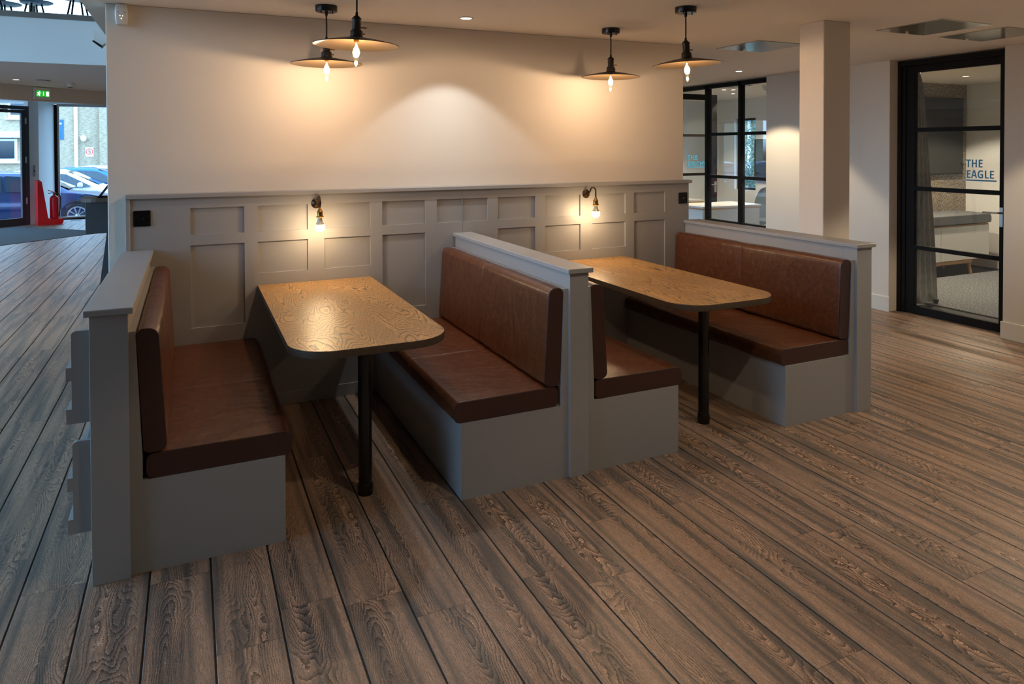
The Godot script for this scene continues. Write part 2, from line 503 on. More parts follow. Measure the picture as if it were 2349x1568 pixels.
func build_shell() -> void:
	var W: Material = M.wall_paint
	struct("wall_back", Vector3(-1.711, 0, -0.20), Vector3(2.686, H, -0.06), W, "cream painted wall above the panelled booths", "wall", 0.004)
	# main ceiling slab (its left edge stops at the double-height hall)
	struct("ceiling", Vector3(-1.84, H, -16.0), Vector3(9.4, 3.075, 9.6), M.ceiling_paint, "flat cream ceiling over the booths", "ceiling")
	# right hand side
	struct("wall_right", Vector3(5.35, 0, -1.79), Vector3(5.62, H, -0.075), W, "cream wall between glazed screen and glass door", "wall", 0.003)
	struct("wall_right", Vector3(5.35, 0, 1.052), Vector3(5.62, H, 9.5), W, "cream wall at the right of the glass door", "wall", 0.003)
	struct("wall_corridor", Vector3(5.35, 0, -15.4), Vector3(5.62, H, -4.42), W, "cream wall beyond the glazed screen", "wall")
	struct("wall_front", Vector3(-9.2, 0, 9.4), Vector3(9.4, 6.2, 9.6), W, "cream wall behind the viewer", "wall")
	struct("wall_far", Vector3(-3.05, 0, -15.45), Vector3(9.4, H + 0.3, -15.2), W, "cream wall at the far end of the hall", "wall")
	struct("baseboard_right", Vector3(5.335, 0, -1.79), Vector3(5.35, 0.155, -0.06), W, "cream baseboard beside the glass door", "baseboard", 0.003)
	struct("baseboard_right", Vector3(5.335, 0, 1.040), Vector3(5.35, 0.155, 9.4), W, "cream baseboard right of the glass door", "baseboard", 0.003)
	struct("column", Vector3(2.82, 0, 1.10), Vector3(3.085, H, 1.318), W, "square cream column rising behind the right booth partition", "column", 0.004)
	# fascia round the void, soffit and mezzanine floor
	var lay := Transform3D(Basis(Vector3(1, 0, 0), Vector3(0, 0, 1), Vector3(0, -1, 0)), Vector3.ZERO)
	var s := part(self, "ceiling_soffit", MB.new().prism(PackedVector2Array([Vector2(-9.2, -3.75), Vector2(-1.84, -3.75), Vector2(-1.84, -8.36), Vector2(-6.44, -3.76)]), -3.075, -H, lay).done(), M.cool_white)
	tag(s, "pale soffit and fascia under the mezzanine edge", "ceiling", "", "structure")
	struct("mezzanine_floor", Vector3(-9.2, 3.076, -16.0), Vector3(-1.84, 3.126, -3.76), M.ceiling_paint, "floor slab of the upper level", "floor")
	struct("trim_1", Vector3(-9.2, 3.075, -3.80), Vector3(-1.84, 3.134, -3.735), M.steel, "grey metal kerb along the mezzanine edge", "trim", 0.004)
	# beam carrying the exit sign, turned 45 degrees
	var beam := bx(self, "beam", Vector3(-3.6, 2.412, -0.16), Vector3(3.6, 2.74, 0.0), W, 0.004)
	beam.position = Vector3(-3.0 - 0.057, (2.412 + 2.74) / 2, -7.2 - 0.057)
	beam.rotation.y = deg_to_rad(45)
	tag(beam, "beige downstand beam carrying the green exit sign", "beam", "", "structure")
	struct("ceiling_lobby", Vector3(-9.2, 2.82, -15.4), Vector3(-1.84, 3.07, -3.77), M.cool_white, "white ceiling of the entrance lobby", "ceiling")
	# the hall's high outer shell
	struct("wall_left_upper", Vector3(-9.4, 0, -16.0), Vector3(-9.2, 0.3, 9.6), W, "low plinth wall of the double-height hall", "wall")
	struct("ceiling_high", Vector3(-9.4, 6.0, -10.4), Vector3(-1.6, 6.2, 9.6), M.ceiling_paint, "high ceiling over the double-height hall", "ceiling")
	struct("wall_upper_right", Vector3(-1.80, 3.075, -10.2), Vector3(-1.6, 6.1, 9.6), W, "upper wall above the booth ceiling edge", "wall")
	# panelled lower part of the back wall is built apart

func frame_bars(parent: Node, called: String, lo: Vector3, hi: Vector3, axis: int, along: int, at: Array, w: float, m: Material) -> void:
	for q in at:
		var a := lo; var b := hi
		a[along] = q - w / 2; b[along] = q + w / 2
		bx(parent, called, a, b, m, 0.002)

func build_left_glazing() -> void:
	# tall daylight glazing of the hall, out of frame on the left
	var zs := [[-5.4, 3.2, 4.0, "window_4", "tall dark framed glazing along the left of the hall"], [-13.1, -8.8, 2.8, "window_6", "dark framed side glazing of the entrance lobby"]]
	for q in zs:
		var g := thing(q[3], q[4], "window", Vector3(-5.75, 0.0, q[0]), 0.0, "", "structure")
		var ln: float = q[1] - q[0]
		var n := int(round(ln / 1.5))
		for k in n + 1:
			var z := ln * k / n
			bx(g, "mullion", Vector3(-0.05, 0, z - 0.03), Vector3(0.05, q[2], z + 0.03), M.black_metal)
			if k < n:
				for y in [[0.05, 2.6], [2.6, q[2]]]:
					bx(g, "pane", Vector3(-0.004, y[0], z), Vector3(0.004, y[1], z + ln / n), M.glass)
		for y in [0.025, 2.6]:
			bx(g, "transom", Vector3(-0.05, y - 0.03, 0), Vector3(0.05, y + 0.03, ln), M.black_metal)
	struct("wall_left", Vector3(-5.9, 0, -8.8), Vector3(-5.6, H, -5.45), M.wall_paint, "cream wall left of the soffit", "wall")
	struct("wall_left", Vector3(-5.9, 0, 3.25), Vector3(-5.6, 6.0, 9.4), M.wall_paint, "tall cream wall at the viewer's left", "wall")
	struct("wall_left_upper", Vector3(-5.9, 4.0, -10.0), Vector3(-5.6, 6.0, 3.2), M.wall_paint, "cream wall above the tall glazing", "wall")
	# windows at the back of the upper level
	var u := thing("window_3", "bright window band at the back of the upper level", "window", Vector3(-9.2, 3.13, -10.1), 0.0, "", "structure")
	bx(u, "sill_wall", Vector3(0, 0, -0.1), Vector3(7.6, 0.25, 0.1), M.cool_white)
	bx(u, "head_wall", Vector3(0, 2.55, -0.1), Vector3(7.6, 2.9, 0.1), M.cool_white)
	for k in 8:
		var x := 7.6 * k / 7.0
		bx(u, "mullion", Vector3(x - 0.05, 0.25, -0.05), Vector3(x + 0.05, 2.55, 0.05), M.dark_grey)
		if k < 7: bx(u, "pane", Vector3(x + 0.05, 0.25, -0.004), Vector3(x + 7.6 / 7.0 - 0.05, 2.55, 0.004), M.glass)

func build_panelling() -> void:
	var P: Material = M.booth_paint
	var w := thing("wall_panelling", "grey painted wainscot panelling along the cream wall", "panelling", Vector3(0.5, 0, 0))
	var off := Vector3(-0.5, 0, 0)
	var cols := [[-1.25, -0.928, 2], [-0.846, -0.525, 1], [-0.414, -0.095, 1], [-0.011, 0.307, 2], [0.396, 0.80, 0], [0.885, 1.204, 2], [1.289, 1.61, 1], [1.719, 2.042, 1], [2.127, 2.445, 2]]
	var holes := []
	for c in cols:
		holes.append([c[0], c[1], 1.171, 1.342])
		if c[2] == 1: holes.append([c[0], c[1], 0.896, 1.104])
		if c[2] == 2: holes.append([c[0], c[1], 0.574, 1.104])
	for half in [[-1.586, 0.5962], [0.5978, 2.697]]:
		var b := MB.new()
		var x0: float = half[0]; var x1: float = half[1]
		var xs := [x0, x1]
		for h in holes:
			for q in [h[0], h[1]]:
				if q > x0 and q < x1 and not xs.has(q): xs.append(q)
		xs.sort()
		for i in xs.size() - 1:
			var a: float = xs[i]; var c: float = xs[i + 1]
			var cuts := []
			for h in holes:
				if h[0] < c - 0.0005 and h[1] > a + 0.0005: cuts.append(h)
			cuts.sort_custom(func(p, q): return p[2] < q[2])
			var y := 0.0
			for h in cuts:
				b.quad(Vector3(a, y, 0), Vector3(c, y, 0), Vector3(c, h[2], 0), Vector3(a, h[2], 0), Vector3(0, 0, 1))
				y = h[3]
			b.quad(Vector3(a, y, 0), Vector3(c, y, 0), Vector3(c, 1.412, 0), Vector3(a, 1.412, 0), Vector3(0, 0, 1))
		for h in holes:
			var a := maxf(h[0], x0); var c := minf(h[1], x1)
			if a >= c: continue
			var d := -0.014; var e := 0.003
			b.quad(Vector3(a, h[2], 0), Vector3(c, h[2], 0), Vector3(c, h[2], d), Vector3(a, h[2], d), Vector3(0, 1, 0))
			b.quad(Vector3(a, h[3], 0), Vector3(c, h[3], 0), Vector3(c, h[3], d), Vector3(a, h[3], d), Vector3(0, -1, 0))
			if h[0] >= x0: b.quad(Vector3(a, h[2], 0), Vector3(a, h[3], 0), Vector3(a, h[3], d), Vector3(a, h[2], d), Vector3(1, 0, 0))
			if h[1] <= x1: b.quad(Vector3(c, h[2], 0), Vector3(c, h[3], 0), Vector3(c, h[3], d), Vector3(c, h[2], d), Vector3(-1, 0, 0))
		for s in [[x0, -1], [x1, 1]]:
			b.quad(Vector3(s[0], 0, 0), Vector3(s[0], 1.412, 0), Vector3(s[0], 1.412, -0.06), Vector3(s[0], 0, -0.06), Vector3(s[1], 0, 0))
		part(w, "panel_frame", b.done(), P, off)
	for h in holes:
		bx(w, "recessed_panel", Vector3(h[0] - 0.004, h[2] - 0.004, -0.03) + off, Vector3(h[1] + 0.004, h[3] + 0.004, -0.0125) + off, P)
	bx(w, "top_rail", Vector3(-1.612, 1.410, -0.06) + off, Vector3(2.718, 1.437, 0.024) + off, P, 0.003)
	bx(w, "end_trim", Vector3(-1.612, 0, -0.06) + off, Vector3(-1.5865, 1.410, 0.012) + off, P, 0.002)
	for q in [[-0.87, -0.085], [1.26, 2.04]]:
		bx(w, "skirting", Vector3(q[0], 0, 0) + off, Vector3(q[1], 0.085, 0.006) + off, P, 0.002)

# ------------------------------------------------------------------ booths
func rounded(pts: Array, rad: Array, seg := 5) -> PackedVector2Array:
	var out := PackedVector2Array()
	var w := pts.size()
	for k in w:
		var p: Vector2 = pts[k]
		var a: Vector2 = (pts[(k - 1 + w) % w] - p).normalized()
		var b: Vector2 = (pts[(k + 1) % w] - p).normalized()
		var half := acos(clampf(a.dot(b), -1, 1)) / 2
		var r: float = rad[k]
		var tl := r / tan(half)
		var c := p + (a + b).normalized() * (r / sin(half))
		var s := p + a * tl; var e := p + b * tl
		var a0 := (s - c).angle(); var a1 := (e - c).angle()
		var d := wrapf(a1 - a0, -PI, PI)
		for i in seg + 1: out.append(c + Vector2.from_angle(a0 + d * i / seg) * r)
	return out

func dense(pts: PackedVector2Array, step: float) -> PackedVector2Array:
	var out := PackedVector2Array()
	for k in pts.size():
		var a := pts[k]; var b := pts[(k + 1) % pts.size()]
		var m := maxi(1, int(ceil((b - a).length() / step)))
		for i in m: out.append(a.lerp(b, float(i) / m))
	return out

# a stuffed slab: outline swept along z with soft ends, a centre seam and creases
func cushion(outline: PackedVector2Array, z0: float, z1: float, seam: float, crease: float, seed_: int) -> ArrayMesh:
	var pts := dense(outline, 0.02)
	var w := pts.size()
	var area := 0.0
	for k in w: area += pts[k].cross(pts[(k + 1) % w])
	var nor := PackedVector2Array()
	var mid := Vector2.ZERO
	for k in w:
		var d := pts[(k + 1) % w] - pts[(k - 1 + w) % w]
		nor.append(Vector2(d.y, -d.x).normalized() * signf(area))
		mid += pts[k] / w
	var f := noise(seed_, 1.0, 3)
	var zs := [[z0, 0.010], [z0 + 0.003, 0.004], [z0 + 0.010, 0.0]]
	var steps := int((z1 - z0) / 0.018)
	for k in range(1, steps):
		zs.append([lerpf(z0, z1, float(k) / steps), 0.0])
	if seam < z1:
		for q in [-0.012, -0.006, -0.002, 0.0, 0.002, 0.006, 0.012]: zs.append([seam + q, 0.0])
	zs.append_array([[z1 - 0.010, 0.0], [z1 - 0.003, 0.004], [z1, 0.010]])
	zs.sort_custom(func(p, q): return p[0] < q[0])
	var rows := []
	for zz in zs:
		var z: float = zz[0]
		var row := PackedVector3Array()
		var edge := clampf(minf(z - z0, z1 - z) / 0.10, 0.0, 1.0)
		var near_seam := exp(-absf(z - seam) / 0.006)
		var puff := 0.004 * edge * (1.0 - exp(-absf(z - seam) / 0.08))
		for k in w:
			var p := pts[k]; var o := nor[k]
			var wr := f.get_noise_3d(p.x * 9.0, p.y * 9.0, z * 26.0) * crease * edge
			wr += f.get_noise_3d(p.x * 3.0 + 7.0, p.y * 3.0, z * 5.0) * 0.004 * edge
			var d: float = puff + wr - zz[1] - 0.0035 * near_seam
			row.append(Vector3(p.x + o.x * d, p.y + o.y * d, z))
		rows.append(row)
	var b := MB.new()
	b.grid(rows, true, -1.0 if area > 0 else 1.0)
	var z_first: float = zs[0][0]; var z_last: float = zs[zs.size() - 1][0]
	for k in w:
		b.tri(rows[0][k], rows[0][(k + 1) % w], Vector3(mid.x, mid.y, z_first), Vector3(0, 0, -1))
		b.tri(rows[-1][k], rows[-1][(k + 1) % w], Vector3(mid.x, mid.y, z_last), Vector3(0, 0, 1))
	return b.done()

func piping(outline: PackedVector2Array, z: float, r := 0.0035) -> ArrayMesh:
	var path := []
	for p in outline: path.append(Vector3(p.x, p.y, z))
	path.append(path[0]); path.append(path[1])
	return MB.new().tube(path, r, 6, false).done()

# depth d runs outwards from the partition face, s is +1 or -1
func bench(label: String, face: float, s: float, seed_: int) -> void:
	var o := thing("booth_bench", label, "bench", Vector3(face, 0, 0), 0.0, "leather booth benches")
	var P: Material = M.booth_paint
	var fx := func(pts: Array) -> Array: return pts.map(func(q): return Vector2(q[0] * s, q[1]))
	var base := PackedVector2Array(fx.call([[0.0, 0.0], [0.598, 0.0], [0.598, 0.376], [0.0, 0.376]]))
	part(o, "base", MB.new().prism(base, 0.004, 1.713).done(), P)
	var board := PackedVector2Array(fx.call([[0.0, 0.3765], [0.044, 0.3765], [0.044, 0.47], [0.024, 0.986], [0.0, 0.986]]))
	part(o, "back_board", MB.new().prism(board, 0.004, 1.713).done(), P)
	var seat := rounded(fx.call([[0.060, 0.3775], [0.625, 0.3775], [0.628, 0.476], [0.058, 0.476]]), [0.028, 0.030, 0.036, 0.030])
	var sc := part(o, "seat_cushion", cushion(seat, 0.006, 1.705, 0.90, 0.0022, seed_), M.leather)
	part(sc, "piping", piping(seat, 1.700), M.piping)
	part(sc, "end_panel", MB.new().prism(seat, 1.7035, 1.7065).done(), M.leather_end, Vector3.ZERO, Vector3.ZERO, "darker maroon leather end panel")
	var back := rounded(fx.call([[0.050, 0.484], [0.132, 0.484], [0.104, 0.988], [0.026, 0.988]]), [0.024, 0.028, 0.034, 0.026])
	var bc := part(o, "back_cushion", cushion(back, 0.006, 1.705, 0.80, 0.0012, seed_ + 5), M.leather)
	part(bc, "piping", piping(back, 1.700), M.piping)
	part(bc, "end_panel", MB.new().prism(back, 1.7035, 1.7065).done(), M.leather_end, Vector3.ZERO, Vector3.ZERO, "darker maroon leather end panel")

func partition(label: String, x0: float, x1: float) -> void:
	var c := (x0 + x1) / 2
	var o := thing("booth_partition", label, "partition", Vector3(c, 0, 0.9))
	var P: Material = M.booth_paint
	var h := (x1 - x0) / 2
	bx(o, "panel", Vector3(-h + 0.0005, 0, -0.895), Vector3(h - 0.0005, 1.066, 0.72), P)
	bx(o, "post", Vector3(-h, 0, 0.7201), Vector3(h, 1.066, 0.833), P, 0.0012)
	bx(o, "cap", Vector3(-h - 0.019, 1.0665, -0.895), Vector3(h + 0.019, 1.092, 0.852), P, 0.003)

func table(label: String, xc: float, top_mat: Material) -> void:
	var o := thing("booth_table", label, "table", Vector3(xc, 0, 0.0))
	var out := PackedVector2Array()
	var hw := 0.375; var zf := 1.745; var r := 0.20
	out.append(Vector2(-hw, 0.004)); out.append(Vector2(hw, 0.004))
	for k in 13: out.append(Vector2(hw - r, zf - r) + Vector2.from_angle(PI / 2 * k / 12.0) * r)
	for k in 13: out.append(Vector2(-hw + r, zf - r) + Vector2.from_angle(PI / 2 + PI / 2 * k / 12.0) * r)
	# worktop: flat top with a small arris, then the edge band
	var b := MB.new()
	var id := Geometry2D.triangulate_polygon(out)
	var uv := func(p: Vector2) -> Vector2: return Vector2((p.x + hw) / (2 * hw), p.y / zf) * 0.98 + Vector2(0.01, 0.01)
	for k in range(0, id.size(), 3):
		var q := [out[id[k]], out[id[k + 1]], out[id[k + 2]]]
		b.tri(Vector3(q[0].x, 0.818, q[0].y), Vector3(q[1].x, 0.818, q[1].y), Vector3(q[2].x, 0.818, q[2].y), Vector3.UP, uv.call(q[0]), uv.call(q[1]), uv.call(q[2]))
		b.tri(Vector3(q[0].x, 0.8165, q[0].y), Vector3(q[1].x, 0.8165, q[1].y), Vector3(q[2].x, 0.8165, q[2].y), Vector3.DOWN)
	var t := part(o, "table_top", b.done(), top_mat)
	var e := MB.new()
	var rows := []
	for lv in [[0.0, 0.818], [0.0018, 0.8165], [0.0018, 0.790], [0.0, 0.782]]:
		var row := PackedVector3Array()
		for k in out.size():
			var d := (out[(k + 1) % out.size()] - out[(k - 1 + out.size()) % out.size()]).normalized()
			row.append(Vector3(out[k].x + d.y * lv[0], lv[1], out[k].y - d.x * lv[0]))
		rows.append(row)
	e.grid(rows, true, -1.0)
	for k in range(0, id.size(), 3):
		var q := [out[id[k]], out[id[k + 1]], out[id[k + 2]]]
		e.tri(Vector3(q[0].x, 0.782, q[0].y), Vector3(q[1].x, 0.782, q[1].y), Vector3(q[2].x, 0.782, q[2].y), Vector3.DOWN)
	part(t, "edge_band", e.done(), M.oak_edge)
	var lg := part(o, "leg", MB.new().lathe([[0.0, 0.0], [0.037, 0.0], [0.037, 0.0], [0.038, 0.012], [0.038, 0.05], [0.034, 0.056], [0.033, 0.06], [0.033, 0.775], [0.033, 0.775], [0.06, 0.776], [0.06, 0.781], [0.0, 0.781]], 28).done(), M.leg_black, Vector3(0.005, 0.0005, 1.44))
	bx(o, "wall_batten", Vector3(-0.30, 0.74, 0.003), Vector3(0.30, 0.781, 0.03), M.leg_black)

func build_booths() -> void:
	partition("grey booth partition nearest the entrance, with magazine racks on it", -1.614, -1.4795)
	partition("grey partition between the two booths, lit cap facing us", 0.536, 0.648)
	partition("grey booth partition farthest right, in front of the square column", 2.655, 2.79)
	bench("brown leather bench left of the swirl-grained table", -1.4795, 1.0, 101)
	bench("brown leather bench right of the swirl-grained table, at the middle partition", 0.536, -1.0, 202)
	bench("brown leather bench just behind the middle partition, mostly hidden, left of the straight-grained table", 0.648, 1.0, 303)
	bench("brown leather bench at the far right partition, right of the straight-grained table", 2.655, -1.0, 404)
	table("oak table with swirling dark grain in the left booth", -0.474, M.oak_swirl)
	table("oak table with straight grain in the right booth", 1.650, M.oak_straight)
	# magazine racks on the outside of the left partition
	for k in 2:
		var y0: float = [0.643, 0.208][k]
		var o := thing("magazine_rack", ["upper grey wall rack on the outside of the left partition", "lower grey wall rack on the outside of the left partition"][k], "rack", Vector3(-1.6145, y0, 0.95), 0.0, "magazine racks")
		var side := PackedVector2Array([Vector2(0, 0), Vector2(-0.083, 0), Vector2(-0.083, 0.058), Vector2(-0.064, 0.058), Vector2(-0.064, 0.170), Vector2(-0.083, 0.170), Vector2(-0.083, 0.222), Vector2(-0.064, 0.222), Vector2(-0.064, 0.352), Vector2(-0.059, 0.360), Vector2(-0.05, 0.364), Vector2(0, 0.364)])
		for z in [-0.76, 0.732]:
			part(o, "side_panel", MB.new().prism(side, z, z + 0.018).done(), M.booth_paint)
		bx(o, "front_slat", Vector3(-0.083, 0.0, -0.742), Vector3(-0.0645, 0.058, 0.732), M.booth_paint, 0.001)
		bx(o, "front_slat", Vector3(-0.083, 0.170, -0.742), Vector3(-0.0645, 0.222, 0.732), M.booth_paint, 0.001)
		bx(o, "floor_board", Vector3(-0.064, 0.0, -0.742), Vector3(-0.001, 0.014, 0.732), M.booth_paint)
	var mg := thing("magazine", "curled dark magazine standing in the upper rack", "magazine", Vector3(-1.634, 0.658, 1.30))
	var rows := []
	for i in 13:
		var y := 0.375 * i / 12.0
		var bend := 0.032 * pow(y / 0.375, 5.0)
		rows.append(PackedVector3Array([Vector3(-bend, y, -0.10), Vector3(-bend - 0.002, y, 0.0), Vector3(-bend, y, 0.10)]))
	var back := []
	for r in rows: back.append(PackedVector3Array([r[0] + Vector3(0.008, 0, 0), r[1] + Vector3(0.008, 0, 0), r[2] + Vector3(0.008, 0, 0)]))
	var cover := MB.new().grid(rows, false, -1.0)
	cover.grid(back, false, 1.0)
	for i in 12:
		for j in [0, 2]: cover.quad(rows[i][j], rows[i + 1][j], back[i + 1][j], back[i][j], Vector3(0, 0, j - 1))
	cover.quad(rows[12][0], rows[12][2], back[12][2], back[12][0], Vector3.UP)
	part(mg, "cover", cover.done(), M.screen_black)

# ------------------------------------------------------------------ lamps
func pendant(label: String, x: float, z: float, tilt: Vector2) -> void:
	var o := thing("pendant_lamp", label, "lamp", Vector3(x, H, z), 0.0, "pendant lamps")
	var can := part(o, "canopy", MB.new().lathe([[0.0, -0.038], [0.060, -0.038], [0.060, -0.038], [0.067, -0.034], [0.069, 0.0], [0.069, 0.0], [0.0, 0.0]], 32).done(), M.leg_black)
	for q in [-0.035, 0.035]:
		part(can, "screw", MB.new().lathe([[0.0, -0.012], [0.004, -0.011], [0.004, 0.0]], 10).done(), M.leg_black, Vector3(q, -0.038, 0.02))
	part(o, "cord_grip", MB.new().lathe([[0.0, -0.060], [0.008, -0.060], [0.010, -0.055], [0.010, -0.038]], 12).done(), M.leg_black)
	part(o, "cord", MB.new().tube([Vector3(0, -0.055, 0), Vector3(0.001, -0.13, 0.0), Vector3(0, -0.21, 0)], 0.0048, 8).done(), M.leg_black)
	var b := Basis.from_euler(Vector3(tilt.x, 0, tilt.y))   # everything below the cord hangs a little askew
	var hang := Vector3(0, -0.205, 0)
	var put := func(called: String, mesh: Mesh, m: Material) -> MeshInstance3D:
		var q := part(o, called, mesh, m, hang)
		q.basis = b
		return q
	# heights below are counted from the hanging point (2.409)
	var sk: MeshInstance3D = put.call("socket", MB.new().lathe([[0.029, -0.125], [0.029, -0.118], [0.034, -0.116], [0.034, -0.108], [0.030, -0.104], [0.032, -0.088], [0.026, -0.082], [0.022, -0.078], [0.022, -0.052], [0.0235, -0.049], [0.022, -0.046], [0.022, -0.030], [0.026, -0.026], [0.024, -0.020], [0.012, -0.008], [0.007, -0.004], [0.007, 0.010], [0.0, 0.012]], 28).done(), M.bronze_dark)
	part(sk, "thumb_screw", MB.new().tube([Vector3(0.028, -0.098, 0), Vector3(0.044, -0.098, 0)], 0.0035, 8).done(), M.brass)
	part(sk, "switch_key", MB.new().box(Vector3(0.022, -0.070, -0.004), Vector3(0.052, -0.062, 0.004), 0.0015).done(), M.brass)
	put.call("shade", MB.new().lathe([[0.2185, -0.160], [0.2185, -0.1575], [0.16, -0.143], [0.10, -0.130], [0.05, -0.121], [0.030, -0.118]], 64).done(), M.bronze_dark)
	put.call("shade_lining", MB.new().lathe([[0.030, -0.121], [0.05, -0.124], [0.10, -0.133], [0.16, -0.146], [0.2165, -0.1605]], 64).done(), M.shade_inner)
	var bu: MeshInstance3D = put.call("bulb", MB.new().lathe([[0.0, -0.262], [0.012, -0.260], [0.024, -0.252], [0.031, -0.240], [0.034, -0.226], [0.0335, -0.212], [0.029, -0.190], [0.023, -0.166], [0.018, -0.148], [0.015, -0.135], [0.014, -0.122]], 28).done(), M.bulb_glass)
	part(bu, "bulb_cap", MB.new().lathe([[0.0135, -0.140], [0.0135, -0.118], [0.0, -0.116]], 20).done(), M.brass)
	part(bu, "filament", MB.new().lathe([[0.0, -0.224], [0.012, -0.218], [0.017, -0.205], [0.018, -0.192], [0.014, -0.178], [0.007, -0.166], [0.003, -0.150], [0.0, -0.148]], 20).done(), M.filament)
	part(bu, "glass_tip", MB.new().lathe([[0.0, -0.268], [0.004, -0.264], [0.009, -0.252], [0.006, -0.240], [0.0, -0.238]], 12).done(), M.filament)
	omni(Vector3(x, H, z) + hang + b * Vector3(0, -0.198, 0), Color(1.0, 0.85, 0.69), 0.25, 0.018)

func sconce(label: String, x: float, y: float) -> void:
	var o := thing("wall_sconce", label, "lamp", Vector3(x, y, 0.0), 0.0, "wall sconces")
	var flat := Basis(Vector3.RIGHT, PI / 2)
	part(o, "backplate", MB.new().lathe([[0.034, 0.0], [0.034, 0.004], [0.031, 0.008], [0.027, 0.009], [0.025, 0.014], [0.018, 0.020], [0.010, 0.024], [0.0, 0.025]], 32, Vector3.ZERO, flat).done(), M.bronze)
	var path := []
	for k in 15:
		var u := k / 14.0
		var p := Vector3(0, 0, 0)
		if u < 0.35:
			var q := u / 0.35
			p = Vector3(0, 0.030 * q * q, 0.015 + 0.055 * q)
		elif u < 0.8:
			var a := PI * (1.0 - (u - 0.35) / 0.45)
			p = Vector3(0, 0.030 + 0.028 * sin(a) , 0.110 + 0.040 * cos(a))
		else:
			p = Vector3(0, 0.030 - (u - 0.8) / 0.2 * 0.052, 0.150)
		path.append(p)
	part(o, "arm", MB.new().tube(path, 0.0062, 10).done(), M.bronze)
	part(o, "lampholder", MB.new().lathe([[0.013, -0.088], [0.013, -0.082], [0.025, -0.080], [0.025, -0.076], [0.0195, -0.073], [0.019, -0.046], [0.021, -0.044], [0.019, -0.041], [0.014, -0.038], [0.014, -0.030], [0.009, -0.027], [0.008, -0.016], [0.0, -0.015]], 28, Vector3(0, 0, 0.150)).done(), M.brass)
	var g := part(o, "bulb", MB.new().lathe([[0.0, -0.178], [0.014, -0.176], [0.024, -0.170], [0.031, -0.160], [0.0335, -0.147], [0.031, -0.134], [0.0285, -0.129], [0.0, -0.128]], 28, Vector3(0, 0, 0.150)).done(), M.led_globe)
	part(g, "bulb_neck", MB.new().lathe([[0.0282, -0.1295], [0.020, -0.112], [0.0155, -0.098], [0.0148, -0.086]], 28, Vector3(0, 0, 0.150)).done(), M.bulb_neck)
	omni(Vector3(x, y - 0.150, 0.150), Color(1.0, 0.86, 0.67), 0.13, 0.03)

func downlight(label: String, at: Vector3, energy: float, angle := 48.0, tint := Color(1.0, 0.93, 0.81)) -> void:
	var o := thing("downlight", label, "light", at, 0.0, "recessed ceiling downlights")
	part(o, "trim_ring", MB.new().lathe([[0.038, -0.001], [0.040, -0.006], [0.050, -0.004], [0.052, 0.0], [0.052, 0.0], [0.038, 0.001]], 32).done(), M.plastic_white)
	part(o, "lamp_face", MB.new().lathe([[0.0, -0.002], [0.0385, -0.002], [0.0385, -0.002], [0.0385, 0.0], [0.0, 0.0]], 24).done(), M.downlight_face)
	if energy > 0.0:
		spot(at + Vector3(0, -0.012, 0), at + Vector3.DOWN * 2.0, tint, energy, angle, 0.22, 0.035)

func build_lamps() -> void:
	pendant("rear pendant lamp over the left table, its disc shade lower in view", PX[0], 0.396, Vector2(0.0, 0.0))
	pendant("front pendant lamp over the left table, its cord leaving the picture", PX[0], 1.275, Vector2(0.01, -0.02))
	pendant("rear pendant lamp over the right table, the smallest in view", PX[1], 0.396, Vector2(0.0, -0.01))
	pendant("front pendant lamp over the right table, shade tilted up at right", PX[1], 1.275, Vector2(-0.015, 0.045))
	sconce("bronze swan-neck wall light over the swirl-grained table", -0.468, 1.345)
	sconce("bronze swan-neck wall light over the straight-grained table", 1.662, 1.345)
	downlight("recessed downlight washing the cream wall between the pendants", Vector3(0.488, H, 0.373), 0.48, 48.5, Color(0.93, 0.97, 1.0))
	spot(Vector3(0.488, H - 0.012, 0.373), Vector3(0.488, 0, 0.373), Color(0.95, 0.97, 1.0), 0.45, 47.0, 1.0, 0.02)   # the bright core of its beam
	downlight("recessed downlight in front of the glazed screen at right", Vector3(4.638, H, -1.5), 2.8, 50.0)
	var more := [[0.3, 3.1, 1.0, "recessed downlight above the floor before the left booth"], [2.7, 3.1, 1.3, "recessed downlight above the floor before the right booth"], [4.5, 2.2, 2.5, "recessed downlight above the floor before the glass door"],
		[-0.6, 6.4, 1.9, "recessed downlight behind the viewer at left"], [2.0, 6.4, 1.8, "recessed downlight behind the viewer in the middle"], [4.4, 6.4, 0.9, "recessed downlight behind the viewer at right"],
		[-0.6, -3.6, 1.0, "recessed downlight behind the booth wall, nearest the soffit"], [-0.6, -8.0, 1.0, "recessed downlight far behind the booth wall, at the lobby"], [2.4, -3.6, 1.0, "recessed downlight behind the booth wall, in the middle"], [2.4, -8.0, 1.0, "recessed downlight far behind the booth wall, in the middle"], [4.5, -5.5, 1.0, "recessed downlight behind the booth wall, beyond the screen"]]
	for q in more:
		downlight(q[3], Vector3(q[0], H, q[1]), q[2], 54.0)

